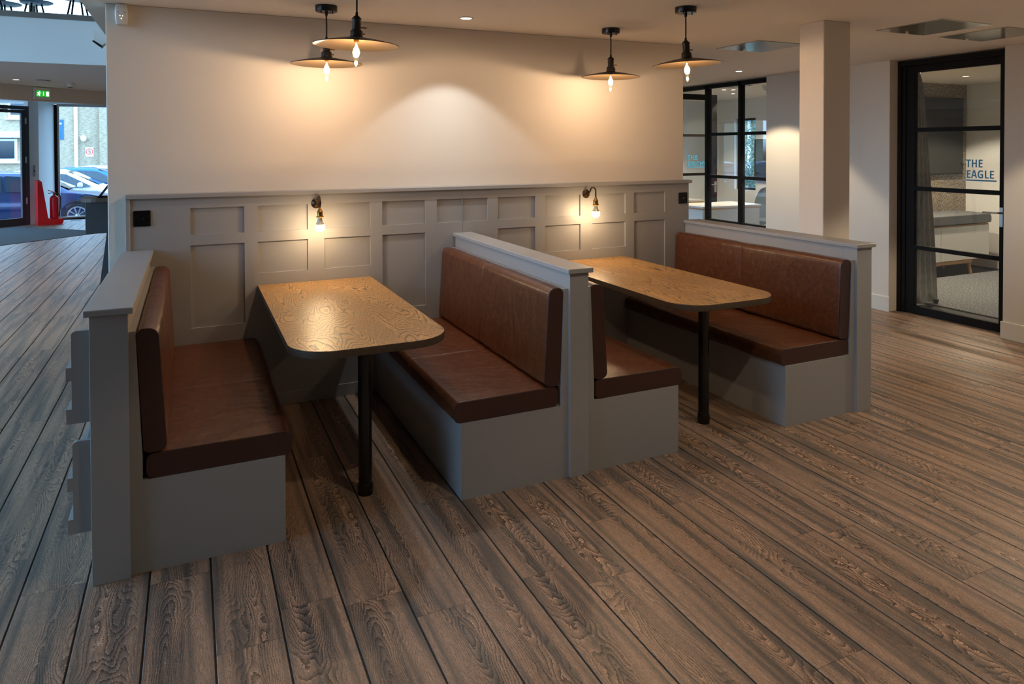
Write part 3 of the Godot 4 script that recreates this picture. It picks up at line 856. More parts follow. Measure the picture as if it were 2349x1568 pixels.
# ------------------------------------------------------------------ small fixed things by the booths
func build_fittings() -> void:
	var o := thing("switch_plate", "glossy black nickel switch plate at the panelling's left end", "switch", Vector3(-1.521, 1.289, 0.0))
	bx(o, "plate", Vector3(-0.048, -0.049, 0.0), Vector3(0.048, 0.049, 0.009), M.nickel_black, 0.004)
	for x in [-0.034, 0.034]:
		part(o, "screw", MB.new().lathe([[0.005, 0.0], [0.005, 0.0015], [0.0, 0.002]], 14, Vector3.ZERO, Basis(Vector3.RIGHT, PI / 2)).done(), M.nickel_black, Vector3(x, 0, 0.009))
	bx(o, "rocker", Vector3(-0.010, -0.012, 0.009), Vector3(0.010, 0.012, 0.0125), M.nickel_black, 0.002)
	o = thing("switch_plate", "small black switch plate at the panelling's right end", "switch", Vector3(2.631, 1.281, 0.0))
	bx(o, "plate", Vector3(-0.046, -0.048, 0.0), Vector3(0.046, 0.048, 0.009), M.nickel_black, 0.004)
	part(o, "toggle", MB.new().lathe([[0.007, 0.0], [0.0055, 0.004], [0.004, 0.014], [0.0, 0.016]], 14, Vector3.ZERO, Basis(Vector3.RIGHT, PI / 2)).done(), M.brass, Vector3(0, 0, 0.009))
	# movement sensor high on the wall
	o = thing("motion_sensor", "white wall motion sensor just under the ceiling", "sensor", Vector3(-1.622, 2.548, -0.06))
	var rows := []
	for i in 13:
		var y := lerpf(-0.062, 0.060, i / 12.0)
		var d := 0.030 + 0.026 * sqrt(maxf(0.0, 1.0 - pow(y / 0.072, 2.0)))
		var hw := 0.034 - 0.006 * pow(absf(y) / 0.062, 3.0)
		rows.append(PackedVector3Array([Vector3(-hw, y, 0), Vector3(-hw, y, d * 0.8), Vector3(-hw * 0.75, y, d), Vector3(hw * 0.75, y, d), Vector3(hw, y, d * 0.8), Vector3(hw, y, 0)]))
	var b := MB.new().grid(rows, false, 1.0)
	for e in [0, 12]:
		for k in range(1, 5): b.tri(rows[e][0], rows[e][k], rows[e][k + 1], Vector3(0, e - 6, 0))
	part(o, "housing", b.done(), M.plastic_white)
	for q in [[-0.006, -0.012], [0.008, -0.013], [0.001, -0.030]]:
		part(o, "indicator", MB.new().lathe([[0.0026, 0.0], [0.0, 0.0015]], 10, Vector3.ZERO, Basis(Vector3.RIGHT, PI / 2)).done(), M.status_led, Vector3(q[0], q[1], 0.0555))
	for x in [-0.016, 0.019]:
		bx(o, "slot", Vector3(x - 0.003, 0.006, 0.053), Vector3(x + 0.003, 0.011, 0.0562), M.rubber)
	# square reflective panels in the ceiling
	var sq := [[3.09, -0.11, "square reflective ceiling panel left of the column"], [3.55, 1.16, "square reflective ceiling panel nearest, right of the column"], [4.31, 1.145, "square reflective ceiling panel above the glass door"]]
	for q in sq:
		o = thing("ceiling_panel", q[2], "panel", Vector3(q[0] + 0.275, H, q[1] + 0.265), 0.0, "reflective ceiling panels")
		bx(o, "plate", Vector3(-0.275, -0.006, -0.265), Vector3(0.275, 0.0, 0.265), M.mirror_panel, 0.002)
		part(o, "fixing_stud", MB.new().lathe([[0.0, -0.018], [0.010, -0.017], [0.012, -0.012], [0.009, -0.006]], 16).done(), M.plastic_white, Vector3(0.02, 0, -0.22))

# ------------------------------------------------------------------ glass door and the room behind it
func text_mesh(s: String, size: float) -> TextMesh:
	var t := TextMesh.new()
	var f := SystemFont.new()
	f.font_names = PackedStringArray(["Droid Sans"])
	f.font_weight = 700
	t.font = f
	t.text = s
	t.font_size = 64
	t.pixel_size = size / 64.0 / 0.714    # so that capitals come out at this height
	t.depth = 0.001
	t.horizontal_alignment = HORIZONTAL_ALIGNMENT_LEFT
	t.vertical_alignment = VERTICAL_ALIGNMENT_BOTTOM
	return t

func decal(parent: Node, line1: String, line2: String, at: Vector3, turn: float, cap: float, bar: float) -> void:
	var root := part(parent, "lettering", text_mesh(line2, cap), M.sky_blue_print, at, Vector3(0, turn, 0), "sky blue lettering")
	root.scale = Vector3(0.84 if turn < 0.0 else 1.16, 1, 1)
	part(root, "lettering", text_mesh(line1, cap), M.sky_blue_print, Vector3(0, cap * 1.38, 0))
	bx(root, "underline", Vector3(0.004, -cap * 0.02, -0.0005), Vector3(bar, cap * 0.16, 0.0005), M.sky_blue_print)

func handle(parent: Node, at: Vector3, turn: float, s: float) -> void:
	var h := part(parent, "lock_plate", MB.new().box(Vector3(-0.022, -0.13, 0.0), Vector3(0.022, 0.05, 0.008), 0.002).done(), M.steel, at, Vector3(0, turn, 0), "steel lock plate")
	part(h, "lever_handle", MB.new().tube([Vector3(0, 0, 0.0), Vector3(0, 0, 0.05), Vector3(-0.012 * s, 0, 0.058), Vector3(-0.14 * s, 0, 0.058)], 0.009, 10).done(), M.steel)

func build_eagle() -> void:
	var K: Material = M.black_metal
	var d := thing("door_1", "black framed glass door with four panes, lettered THE EAGLE", "door", Vector3(5.5, 0, 0.44), 0.0, "", "structure")
	var o := Vector3(0, 0, -0.44)
	# fixed frame
	bx(d, "frame", Vector3(-0.03, 0, -0.085) + o, Vector3(0.07, 2.602, -0.035) + o, K, 0.002)
	bx(d, "frame", Vector3(-0.03, 0, 0.975) + o, Vector3(0.07, 2.602, 1.05) + o, K, 0.002)
	bx(d, "frame", Vector3(-0.03, 2.545, -0.035) + o, Vector3(0.07, 2.602, 0.975) + o, K, 0.002)
	bx(d, "frame_step", Vector3(-0.012, 0, -0.035) + o, Vector3(0.06, 2.545, 0.004) + o, K, 0.002)
	# leaf
	bx(d, "stile", Vector3(0.0, 0.008, 0.006) + o, Vector3(0.05, 2.54, 0.096) + o, K, 0.002)
	bx(d, "stile", Vector3(0.0, 0.008, 0.928) + o, Vector3(0.05, 2.54, 0.974) + o, K, 0.002)
	bx(d, "rail", Vector3(0.0, 2.475, 0.096) + o, Vector3(0.05, 2.54, 0.928) + o, K, 0.002)
	bx(d, "rail", Vector3(0.0, 0.008, 0.096) + o, Vector3(0.05, 0.086, 0.928) + o, K, 0.002)
	for y in [1.889, 1.290, 0.687]:
		bx(d, "glazing_bar", Vector3(0.0, y - 0.021, 0.096) + o, Vector3(0.05, y + 0.021, 0.928) + o, K, 0.002)
	var ys := [0.086, 0.666, 0.708, 1.269, 1.311, 1.868, 1.910, 2.475]
	for k in 4:
		bx(d, "pane", Vector3(0.022, ys[2 * k], 0.096) + o, Vector3(0.028, ys[2 * k + 1], 0.928) + o, M.glass)
	decal(d, "THE", "EAGLE", Vector3(0.020, 1.392, 0.608) + o, -PI / 2, 0.074, 0.335)
	handle(d, Vector3(-0.0005, 1.110, 0.955) + o, -PI / 2, 1.0)
	# the room
	struct("wall_room", Vector3(5.62, 0, -1.75), Vector3(9.3, H, -1.63), M.wallpaper, "textured taupe wallpapered wall seen through the glass door", "wall")
	struct("wall_room_end", Vector3(9.05, 0, -1.63), Vector3(9.3, H, 3.0), M.cool_white, "pale wall at the end of the room behind the glass door", "wall")
	struct("wall_room_side", Vector3(5.62, 0, 2.6), Vector3(9.3, H, 2.8), M.cool_white, "pale side wall of the room behind the glass door", "wall")
	struct("baseboard_room", Vector3(9.035, 0, -1.60), Vector3(9.05, 0.13, 2.6), M.cool_white, "pale baseboard of the room behind the glass door", "baseboard")
	var c := bx(self, "carpet", Vector3(6.06, 0.0, -1.06), Vector3(8.9, 0.012, 1.9), M.carpet_grey, 0.004)
	tag(c, "thick grey carpet behind the glass door", "carpet")
	var tv := thing("wall_screen", "dark flat screen on the wallpapered wall", "screen", Vector3(8.17, 1.32, -1.63))
	bx(tv, "casing", Vector3(-0.74, 0.0, 0.005), Vector3(0.74, 1.09, 0.05), M.rubber, 0.004)
	bx(tv, "display", Vector3(-0.725, 0.015, 0.0505), Vector3(0.725, 1.075, 0.053), M.screen_black)
	# low cabinet with a cushion
	var q := thing("cabinet_bench", "white low cabinet with pale wood trim on splayed legs", "cabinet", Vector3(7.85, 0, -1.35))
	bx(q, "carcass", Vector3(-0.89, 0.19, -0.26), Vector3(0.885, 0.668, 0.235), M.oak_pale, 0.003)
	for e in [[-0.875, -0.140], [-0.132, 0.868]]:
		bx(q, "door", Vector3(e[0], 0.20, 0.2355), Vector3(e[1], 0.650, 0.252), M.white_lacquer, 0.002)
	bx(q, "plinth_rail", Vector3(-0.62, 0.145, 0.19), Vector3(0.55, 0.19, 0.23), M.oak_pale, 0.003)
	for s in [-1, 1]:
		for z in [-0.18, 0.20]:
			part(q, "leg", MB.new().tube([Vector3(0.50 * s, 0.19, z), Vector3(0.52 * s, 0.0, z + 0.02)], 0.022, 10).done(), M.oak_pale)
	var cu := thing("seat_pad", "grey velvet seat pad on the white cabinet", "cushion", Vector3(7.85, 0.679, -1.35))
	var pad := rounded([Vector2(-0.90, 0.0), Vector2(0.90, 0.0), Vector2(0.90, 0.125), Vector2(-0.90, 0.125)], [0.03, 0.03, 0.06, 0.06])
	part(cu, "pad", cushion(pad, -0.26, 0.27, 5.0, 0.003, 77), M.felt_grey)
	# curtain gathered at the hinge side
	var cr := thing("curtain", "grey patterned curtain hanging behind the glass door", "curtain", Vector3(5.80, 0, -0.14))
	var rows := []
	for i in 25:
		var y := 2.55 - 2.53 * i / 24.0
		var span := lerpf(0.06, 0.40, pow(i / 24.0, 0.6))
		var row := PackedVector3Array()
		for j in 40:
			var u := j / 39.0
			row.append(Vector3(u * span, y, 0.025 * sin(u * 26.0 + 0.3 * sin(y * 3.0))))
		rows.append(row)
	var back := []
	for r in rows:
		var rr := PackedVector3Array()
		for p in r: rr.append(p - Vector3(0, 0, 0.004))
		back.append(rr)
	var mb := MB.new().grid(rows, false, 1.0)
	mb.grid(back, false, -1.0)
	part(cr, "cloth", mb.done(), M.curtain)
	var ds := thing("door_stop", "small dark floor door stop on the grey carpet's edge", "door stop", Vector3(6.12, 0.0, -0.085))
	part(ds, "stop", MB.new().lathe([[0.02, 0.0], [0.02, 0.03], [0.028, 0.035], [0.028, 0.055], [0.022, 0.06], [0.0, 0.06]], 18).done(), M.rubber)
	downlight("recessed downlight inside the room behind the glass door, nearer the screen", Vector3(7.741, H, -0.814), 2.8, 62.0)
	downlight("recessed downlight at the glass door's hinge side, inside the room", Vector3(6.794, H, -0.792), 2.8, 62.0)

# ------------------------------------------------------------------ glazed screen and meeting room
func tub_chair(label: String, at: Vector3, turn: float) -> void:
	var o := thing("meeting_chair", label, "chair", at, turn, "meeting room chairs")
	var rows := []
	for i in 11:
		var u := i / 10.0
		var y := 0.44 + 0.60 * u
		var row := PackedVector3Array()
		var half := 0.27 + 0.03 * sin(u * PI) - 0.06 * pow(u, 6.0)
		for j in 15:
			var a := lerpf(-1.0, 1.0, j / 14.0)
			row.append(Vector3(half * a, y - 0.05 * pow(absf(a), 4.0) * u, -0.24 - 0.10 * u + 0.11 * a * a))
		rows.append(row)
	var back := []
	for r in rows:
		var rr := PackedVector3Array()
		for p in r: rr.append(p + Vector3(0, 0, 0.06))
		back.append(rr)
	var b := MB.new().grid(rows, false, 1.0)
	b.grid(back, false, -1.0)
	for i in 10:
		for j in [0, 14]: b.quad(rows[i][j], rows[i + 1][j], back[i + 1][j], back[i][j], Vector3(j - 7, 0, 0))
	for j in 14:
		b.quad(rows[10][j], rows[10][j + 1], back[10][j + 1], back[10][j], Vector3.UP)
		b.quad(rows[0][j], rows[0][j + 1], back[0][j + 1], back[0][j], Vector3.DOWN)
	part(o, "backrest", b.done(), M.chair_grey)
	var seat := rounded([Vector2(-0.26, 0.41), Vector2(0.26, 0.41), Vector2(0.26, 0.50), Vector2(-0.26, 0.50)], [0.02, 0.02, 0.035, 0.035])
	part(o, "seat", cushion(seat, -0.24, 0.28, 5.0, 0.001, 9), M.chair_grey)
	for sx in [-1, 1]:
		for sz in [-1, 1]:
			part(o, "leg", MB.new().tube([Vector3(0.18 * sx, 0.41, 0.18 * sz), Vector3(0.23 * sx, 0.0, 0.24 * sz)], 0.014, 8).done(), M.black_metal)

func build_anchor() -> void:
	var K: Material = M.black_metal
	var s := thing("window_1", "black framed glazed screen beside the square column", "window", Vector3(5.45, 0, -3.06), 0.0, "", "structure")
	var o := Vector3(0, 0, 3.06)
	for z in [[-4.42, -4.36], [-3.02, -2.965], [-2.355, -2.305], [-1.83, -1.79]]:
		bx(s, "mullion", Vector3(-0.04, 0, z[0]) + o, Vector3(0.04, 2.60, z[1]) + o, K, 0.002)
	bx(s, "head", Vector3(-0.04, 2.545, -4.36) + o, Vector3(0.04, 2.602, -1.83) + o, K, 0.002)
	for bay in [[-2.965, -2.355], [-2.305, -1.83]]:
		bx(s, "sill", Vector3(-0.04, 0, bay[0]) + o, Vector3(0.04, 0.06, bay[1]) + o, K, 0.002)
		for y in [0.69, 1.31, 1.90]:
			bx(s, "glazing_bar", Vector3(-0.03, y - 0.021, bay[0]) + o, Vector3(0.03, y + 0.021, bay[1]) + o, K, 0.002)
		var ys := [0.06, 0.669, 0.711, 1.289, 1.331, 1.879, 1.921, 2.545]
		for k in 4:
			bx(s, "pane", Vector3(-0.003, ys[2 * k], bay[0]) + o, Vector3(0.003, ys[2 * k + 1], bay[1]) + o, M.glass)
	# the screen's door, standing open at a right angle
	var d := thing("door_2", "open black framed glass door lettered THE ANCHOR behind the screen", "door", Vector3(6.12, 0, -4.33), 0.0, "", "structure")
	var L := -0.61; var Rr := 0.634
	bx(d, "stile", Vector3(L, 0.008, -0.025), Vector3(L + 0.09, 2.59, 0.025), K, 0.002)
	bx(d, "stile", Vector3(Rr - 0.115, 0.008, -0.025), Vector3(Rr, 2.59, 0.025), K, 0.002)
	bx(d, "rail", Vector3(L + 0.09, 2.50, -0.025), Vector3(Rr - 0.115, 2.59, 0.025), K, 0.002)
	bx(d, "rail", Vector3(L + 0.09, 0.008, -0.025), Vector3(Rr - 0.115, 0.09, 0.025), K, 0.002)
	var yb := [0.635, 1.275, 1.915]
	for y in yb: bx(d, "glazing_bar", Vector3(L + 0.09, y - 0.021, -0.025), Vector3(Rr - 0.115, y + 0.021, 0.025), K, 0.002)
	var ys2 := [0.09, 0.614, 0.656, 1.254, 1.296, 1.894, 1.936, 2.50]
	for k in 4: bx(d, "pane", Vector3(L + 0.09, ys2[2 * k], -0.003), Vector3(Rr - 0.115, ys2[2 * k + 1], 0.003), M.glass)
	decal(d, "THE", "ANCHOR", Vector3(0.032, 1.385, 0.0045), 0.0, 0.074, 0.44)
	handle(d, Vector3(Rr - 0.04, 1.10, 0.026), 0.0, 1.0)
	# room shell
	struct("wall_meeting_back", Vector3(5.62, 0, -6.3), Vector3(8.3, H, -6.1), M.cool_white, "white back wall of the meeting room behind the screen", "wall")
	struct("wall_meeting_near", Vector3(5.62, 0, -1.95), Vector3(8.3, H, -1.76), M.cool_white, "white near wall of the meeting room", "wall")
	var we := thing("wall_meeting_end", "white end wall of the meeting room with a window opening", "wall", Vector3(8.15, 0, -4.0), 0.0, "", "structure")
	bx(we, "below_window", Vector3(-0.1, 0, -2.1), Vector3(0.1, 0.93, 2.2), M.cool_white)
	bx(we, "above_window", Vector3(-0.1, 2.25, -2.1), Vector3(0.1, H, 2.2), M.cool_white)
	bx(we, "pier", Vector3(-0.1, 0.93, -2.1), Vector3(0.1, 2.25, -1.32), M.cool_white)
	bx(we, "pier", Vector3(-0.1, 0.93, -0.78), Vector3(0.1, 2.25, 2.2), M.cool_white)
	var win := thing("window_5", "dark framed window at the end of the meeting room", "window", Vector3(8.15, 0.93, -4.91), 0.0, "", "structure")
	for z in [-0.385, 0.105]: bx(win, "frame", Vector3(-0.03, 0, z - 0.025), Vector3(0.03, 1.32, z + 0.025), K)
	for y in [0.02, 1.30]: bx(win, "frame", Vector3(-0.03, y - 0.02, -0.385), Vector3(0.03, y + 0.02, 0.105), K)
	bx(win, "pane", Vector3(-0.003, 0.04, -0.36), Vector3(0.003, 1.28, 0.08), M.glass)
	var sc := thing("presentation_screen", "dark screen on the meeting room wall right of its window", "screen", Vector3(8.04, 1.12, -4.25))
	bx(sc, "casing", Vector3(-0.05, 0, -0.50), Vector3(0.0, 0.74, 0.62), M.rubber, 0.003)
	bx(sc, "display", Vector3(-0.052, 0.015, -0.485), Vector3(-0.0505, 0.725, 0.605), M.screen_black)
	var t := thing("meeting_table", "white topped meeting table behind the glazed screen", "table", Vector3(6.18, 0, -4.85))
	bx(t, "table_top", Vector3(-0.45, 0.806, -1.1), Vector3(0.45, 0.831, 0.35), M.white_lacquer, 0.003)
	bx(t, "edge_band", Vector3(-0.452, 0.781, -1.102), Vector3(0.452, 0.806, 0.352), M.oak_pale, 0.002)
	for x in [-0.4, 0.4]:
		for z in [-1.0, 0.27]: bx(t, "leg", Vector3(x - 0.03, 0, z - 0.03), Vector3(x + 0.03, 0.781, z + 0.03), M.white_lacquer)
	var cd := thing("side_counter", "white topped counter with a pale wood edge behind the glazed screen", "counter", Vector3(6.20, 0, -3.70))
	bx(cd, "counter_top", Vector3(-0.55, 0.806, -0.32), Vector3(0.60, 0.835, 0.35), M.white_lacquer, 0.003)
	bx(cd, "edge_band", Vector3(-0.552, 0.785, -0.322), Vector3(0.602, 0.806, 0.352), M.oak_pale, 0.002)
	bx(cd, "cabinet_body", Vector3(-0.53, 0.0, -0.30), Vector3(0.58, 0.785, 0.33), M.white_lacquer, 0.003)
	tub_chair("grey upholstered chair nearest the screen glass", Vector3(7.22, 0, -3.30), deg_to_rad(-70))
	tub_chair("grey upholstered chair farther back at the meeting table", Vector3(7.62, 0, -4.05), deg_to_rad(-70))
	var pp := bx(self, "paper_sheet", Vector3(5.80, 0.8355, -3.66), Vector3(6.05, 0.840, -3.42), M.white_trim, 0.001)
	tag(pp, "loose white paper stack on the counter behind the screen", "paper")
	for q in [[6.32, -3.65, "meeting room downlight, leftmost of three"], [6.46, -3.60, "meeting room downlight, middle of three"], [7.01, -4.22, "meeting room downlight farthest back"]]:
		downlight(q[2], Vector3(q[0], H, q[1]), 1.5, 62.0)
	var v := thing("ceiling_vent", "dark slotted ceiling vent in the meeting room", "vent", Vector3(6.09, H, -3.08), deg_to_rad(0))
	bx(v, "slot", Vector3(-0.04, -0.006, -0.22), Vector3(0.04, 0.0, 0.22), M.rubber)
	for x in [-0.045, 0.045]: bx(v, "flange", Vector3(x - 0.01, -0.008, -0.23), Vector3(x + 0.01, 0.0, 0.23), M.plastic_white)
	smoke_head("round white detector on the meeting room ceiling", Vector3(6.38, H, -2.84))

func smoke_head(label: String, at: Vector3) -> void:
	var o := thing("smoke_detector", label, "detector", at, 0.0, "ceiling detectors")
	part(o, "base", MB.new().lathe([[0.0, -0.012], [0.055, -0.012], [0.055, -0.012], [0.058, 0.0]], 24).done(), M.plastic_white)
	part(o, "head", MB.new().lathe([[0.0, -0.062], [0.026, -0.060], [0.036, -0.052], [0.046, -0.046], [0.048, -0.020], [0.044, -0.012]], 24).done(), M.plastic_white)
	part(o, "chamber", MB.new().lathe([[0.0, -0.064], [0.026, -0.0635], [0.030, -0.056]], 20).done(), M.rubber)

# ------------------------------------------------------------------ entrance at the left
func build_entrance() -> void:
	var D1 := deg_to_rad(45)    # the entrance stands at 45 degrees: local x runs to the right and away
	var K: Material = M.dark_grey
	# door leaf and frame, on the plane through (-4.6, -14.27)
	var d := thing("door_3", "dark framed glass entrance door with steel hinges", "door", Vector3(-4.60, 0, -14.27), D1, "", "structure")
	bx(d, "frame", Vector3(-0.075, 0, -0.06), Vector3(0.0, 2.70, 0.04), K, 0.003)
	bx(d, "frame", Vector3(-1.60, 2.62, -0.06), Vector3(-0.075, 2.70, 0.04), K, 0.003)
	bx(d, "stile", Vector3(-0.165, 0.02, -0.03), Vector3(-0.08, 2.61, 0.03), K, 0.003)
	bx(d, "stile", Vector3(-1.20, 0.02, -0.03), Vector3(-1.09, 2.61, 0.03), K, 0.003)
	bx(d, "rail", Vector3(-1.09, 2.54, -0.03), Vector3(-0.165, 2.61, 0.03), K, 0.003)
	bx(d, "rail", Vector3(-1.09, 0.02, -0.03), Vector3(-0.165, 0.17, 0.03), K, 0.003)
	bx(d, "pane", Vector3(-1.09, 0.17, -0.004), Vector3(-0.165, 2.54, 0.004), M.glass)
	bx(d, "side_pane", Vector3(-1.60, 0.10, -0.004), Vector3(-1.21, 2.62, 0.004), M.glass)
	bx(d, "sill", Vector3(-1.60, 0.0, -0.06), Vector3(-0.075, 0.02, 0.04), K)
	for y in [0.55, 1.48, 2.36]:
		bx(d, "hinge", Vector3(-0.095, y - 0.07, 0.03), Vector3(-0.06, y + 0.07, 0.052), M.steel, 0.004)
	bx(d, "closer_plate", Vector3(-0.60, 2.60, 0.031), Vector3(-0.48, 2.63, 0.042), M.steel)
	# pier: two faces
	var pr := part(self, "wall_entry_pier", MB.new().prism(PackedVector2Array([Vector2(-4.60, -14.30), Vector2(-4.43, -14.47), Vector2(-4.24, -15.24), Vector2(-4.42, -15.42), Vector2(-4.75, -14.95), Vector2(-4.70, -14.40)]), -2.90, 0.0, Transform3D(Basis(Vector3(1, 0, 0), Vector3(0, 0, 1), Vector3(0, -1, 0)), Vector3.ZERO)).done(), M.cool_white)
	tag(pr, "pale wall pier between entrance door and window", "wall", "", "structure")
	var bs := thing("switch_plate", "slim steel door release plate on the pale entrance pier", "switch", Vector3(-4.515, 1.22, -14.383), D1)
	bx(bs, "plate", Vector3(-0.03, -0.13, 0.001), Vector3(0.03, 0.13, 0.012), M.steel, 0.003)
	bx(bs, "button", Vector3(-0.012, -0.02, 0.0122), Vector3(0.012, 0.02, 0.018), M.rubber, 0.002)
	# window
	var w := thing("window_2", "tall dark framed window looking out on parked cars", "window", Vector3(-3.6, 0, -15.3), 0.0, "", "structure")
	bx(w, "frame", Vector3(-0.66, 0, -0.05), Vector3(-0.58, 2.80, 0.05), M.black_metal, 0.003)
	bx(w, "frame_inner", Vector3(-0.579, 0.05, -0.03), Vector3(-0.535, 2.80, 0.03), M.steel, 0.003)
	bx(w, "frame", Vector3(0.50, 0, -0.05), Vector3(0.58, 2.80, 0.05), M.black_metal, 0.003)
	bx(w, "sill", Vector3(-0.58, 0, -0.05), Vector3(0.50, 0.018, 0.05), M.black_metal, 0.003)
	bx(w, "sill_inner", Vector3(-0.535, 0.018, -0.03), Vector3(0.50, 0.06, 0.03), M.steel, 0.003)
	bx(w, "head", Vector3(-0.58, 2.76, -0.05), Vector3(0.50, 2.82, 0.05), M.steel, 0.003)
	bx(w, "pane", Vector3(-0.535, 0.06, -0.004), Vector3(0.50, 2.76, 0.004), M.glass)
	# door mat
	var mt := bx(self, "door_mat", Vector3(-1.7, 0.0, -1.41), Vector3(1.7, 0.008, 1.41), M.door_mat, 0.002)
	mt.rotation.y = D1
	# rotated axes: a = (x+z)/sqrt2 in -13.15..-10.32 (across), b = (x-z)/sqrt2 up to 6.40 (along)
	var a := -11.73; var b := 6.40 - 1.7
	mt.position = Vector3((a + b) / sqrt(2.0), 0.004, (a - b) / sqrt(2.0))
	tag(mt, "dark charcoal entrance mat in front of the glass door", "mat")
	# fire extinguisher stand
	var st := thing("extinguisher_stand", "red plastic fire extinguisher stand beside the entrance pier", "stand", Vector3(-4.20, 0, -14.10), deg_to_rad(20))
	var prof := rounded([Vector2(-0.23, 0.0), Vector2(0.25, 0.0), Vector2(0.27, 0.10), Vector2(0.24, 0.13), Vector2(-0.03, 0.13), Vector2(-0.15, 1.0), Vector2(-0.23, 1.0)], [0.01, 0.05, 0.03, 0.03, 0.06, 0.03, 0.03], 4)
	part(st, "body", MB.new().prism(prof, -0.15, 0.15).done(), M.red)
	part(st, "top_grip", MB.new().box(Vector3(-0.24, 0.96, -0.08), Vector3(-0.15, 1.02, 0.08), 0.02).done(), M.red)
	var ex := thing("fire_extinguisher", "red fire extinguisher with black hose on the red stand", "extinguisher", Vector3(-4.09, 0.135, -14.14), deg_to_rad(20))
	part(ex, "cylinder", MB.new().lathe([[0.0, 0.0], [0.085, 0.0], [0.09, 0.01], [0.09, 0.44], [0.086, 0.47], [0.065, 0.505], [0.03, 0.525], [0.02, 0.55], [0.0, 0.55]], 28).done(), M.red)
	part(ex, "valve", MB.new().lathe([[0.018, 0.54], [0.024, 0.55], [0.024, 0.59], [0.0, 0.60]], 14).done(), M.brass)
	part(ex, "lever", MB.new().tube([Vector3(0.01, 0.585, 0), Vector3(-0.06, 0.625, 0), Vector3(-0.12, 0.645, 0)], 0.010, 8).done(), M.red)
	part(ex, "carry_handle", MB.new().tube([Vector3(0.01, 0.575, 0), Vector3(-0.06, 0.585, 0), Vector3(-0.12, 0.57, 0)], 0.009, 8).done(), M.rubber)
	part(ex, "hose", MB.new().tube([Vector3(0.02, 0.57, 0.02), Vector3(0.08, 0.56, 0.04), Vector3(0.115, 0.48, 0.05), Vector3(0.11, 0.36, 0.06), Vector3(0.095, 0.2, 0.07), Vector3(0.075, 0.05, 0.08)], 0.013, 8).done(), M.rubber)
	# exit sign on the beam
	var es := thing("exit_sign", "green lit running man exit sign on the beige beam", "sign", Vector3(-3.167, 2.512, -7.033), D1)
	bx(es, "casing", Vector3(-0.125, -0.085, 0.002), Vector3(0.115, 0.085, 0.035), M.plastic_white, 0.006)
	bx(es, "lit_sign_face", Vector3(-0.098, -0.043, 0.0352), Vector3(0.093, 0.043, 0.037), M.exit_green)
	var man := MB.new()
	for l in [[[-0.052, 0.030], [-0.052, 0.0301], 0.0085], [[-0.060, 0.016], [-0.066, -0.008], 0.0075], [[-0.058, 0.014], [-0.044, 0.004], 0.004], [[-0.044, 0.004], [-0.034, 0.010], 0.004], [[-0.062, 0.014], [-0.078, 0.012], 0.004], [[-0.078, 0.012], [-0.086, 0.0], 0.004], [[-0.066, -0.008], [-0.052, -0.018], 0.0055], [[-0.052, -0.018], [-0.052, -0.033], 0.005], [[-0.066, -0.008], [-0.074, -0.022], 0.0055], [[-0.074, -0.022], [-0.090, -0.024], 0.005]]:
		var p := Vector2(l[0][0], l[0][1]); var q := Vector2(l[1][0], l[1][1]); var r: float = l[2]
		var u := (q - p).normalized() if p != q else Vector2.UP
		var n := Vector2(-u.y, u.x)
		var ring := PackedVector2Array()
		for k in 7: ring.append(q + (u * sin(PI * k / 6.0) + n * cos(PI * k / 6.0)) * r)
		for k in 7: ring.append(p + (-u * sin(PI * k / 6.0) - n * cos(PI * k / 6.0)) * r)
		man.prism(ring, 0.0371, 0.0377)
	part(es, "lit_pictogram", man.done(), M.exit_white)
	part(es, "lit_arrow", MB.new().prism(PackedVector2Array([Vector2(-0.002, 0.027), Vector2(0.010, 0.027), Vector2(0.010, -0.012), Vector2(0.016, -0.012), Vector2(0.004, -0.030), Vector2(-0.008, -0.012), Vector2(-0.002, -0.012)]), 0.0371, 0.0377).done(), M.exit_white)
	bx(es, "lit_doorway", Vector3(0.042, -0.032, 0.0371), Vector3(0.084, 0.032, 0.0377), M.exit_white)
	# on the soffit
	downlight("recessed downlight in the soffit left of the exit sign", Vector3(-3.257, H, -5.911), 1.4, 58.0)
	smoke_head("white smoke detector on the soffit right of the exit sign", Vector3(-2.705, H, -6.20))
	var em := thing("emergency_light", "flat white emergency light on the soffit above the exit sign", "light", Vector3(-2.971, H, -5.916))
	part(em, "dish", MB.new().lathe([[0.0, -0.030], [0.05, -0.028], [0.085, -0.018], [0.092, -0.010], [0.085, -0.008]], 28).done(), M.plastic_white)
	part(em, "spacer", MB.new().lathe([[0.07, -0.012], [0.07, 0.0]], 24).done(), M.rubber)
	downlight("recessed downlight in the lobby ceiling beyond the beam", Vector3(-3.75, 2.82, -11.0), 1.2, 56.0)
	downlight("recessed downlight in the soffit, out at the left", Vector3(-4.5, H, -4.6), 1.6, 60.0)
	downlight("recessed downlight in the lobby ceiling, out at the left", Vector3(-5.0, 2.82, -9.0), 1.6, 60.0)
	# speaker box under the ceiling, just beside the cream wall's end
	var sp := thing("wall_camera", "small white wedge camera with black face beside the cream wall", "camera", Vector3(-1.976, 2.63, -2.0))
	part(sp, "housing", MB.new().prism(PackedVector2Array([Vector2(0.0, 0.085), Vector2(0.10, 0.085), Vector2(0.10, 0.0), Vector2(0.062, -0.034), Vector2(0.004, 0.004)]), -0.05, 0.05).done(), M.plastic_white)
	part(sp, "face", MB.new().prism(PackedVector2Array([Vector2(-0.012, 0.0), Vector2(0.002, 0.006), Vector2(0.064, -0.036), Vector2(0.054, -0.050)]), -0.052, 0.052).done(), M.screen_black)
	part(sp, "bracket", MB.new().box(Vector3(0.04, 0.0855, -0.02), Vector3(0.137, 0.10, 0.02), 0.002).done(), M.plastic_white)
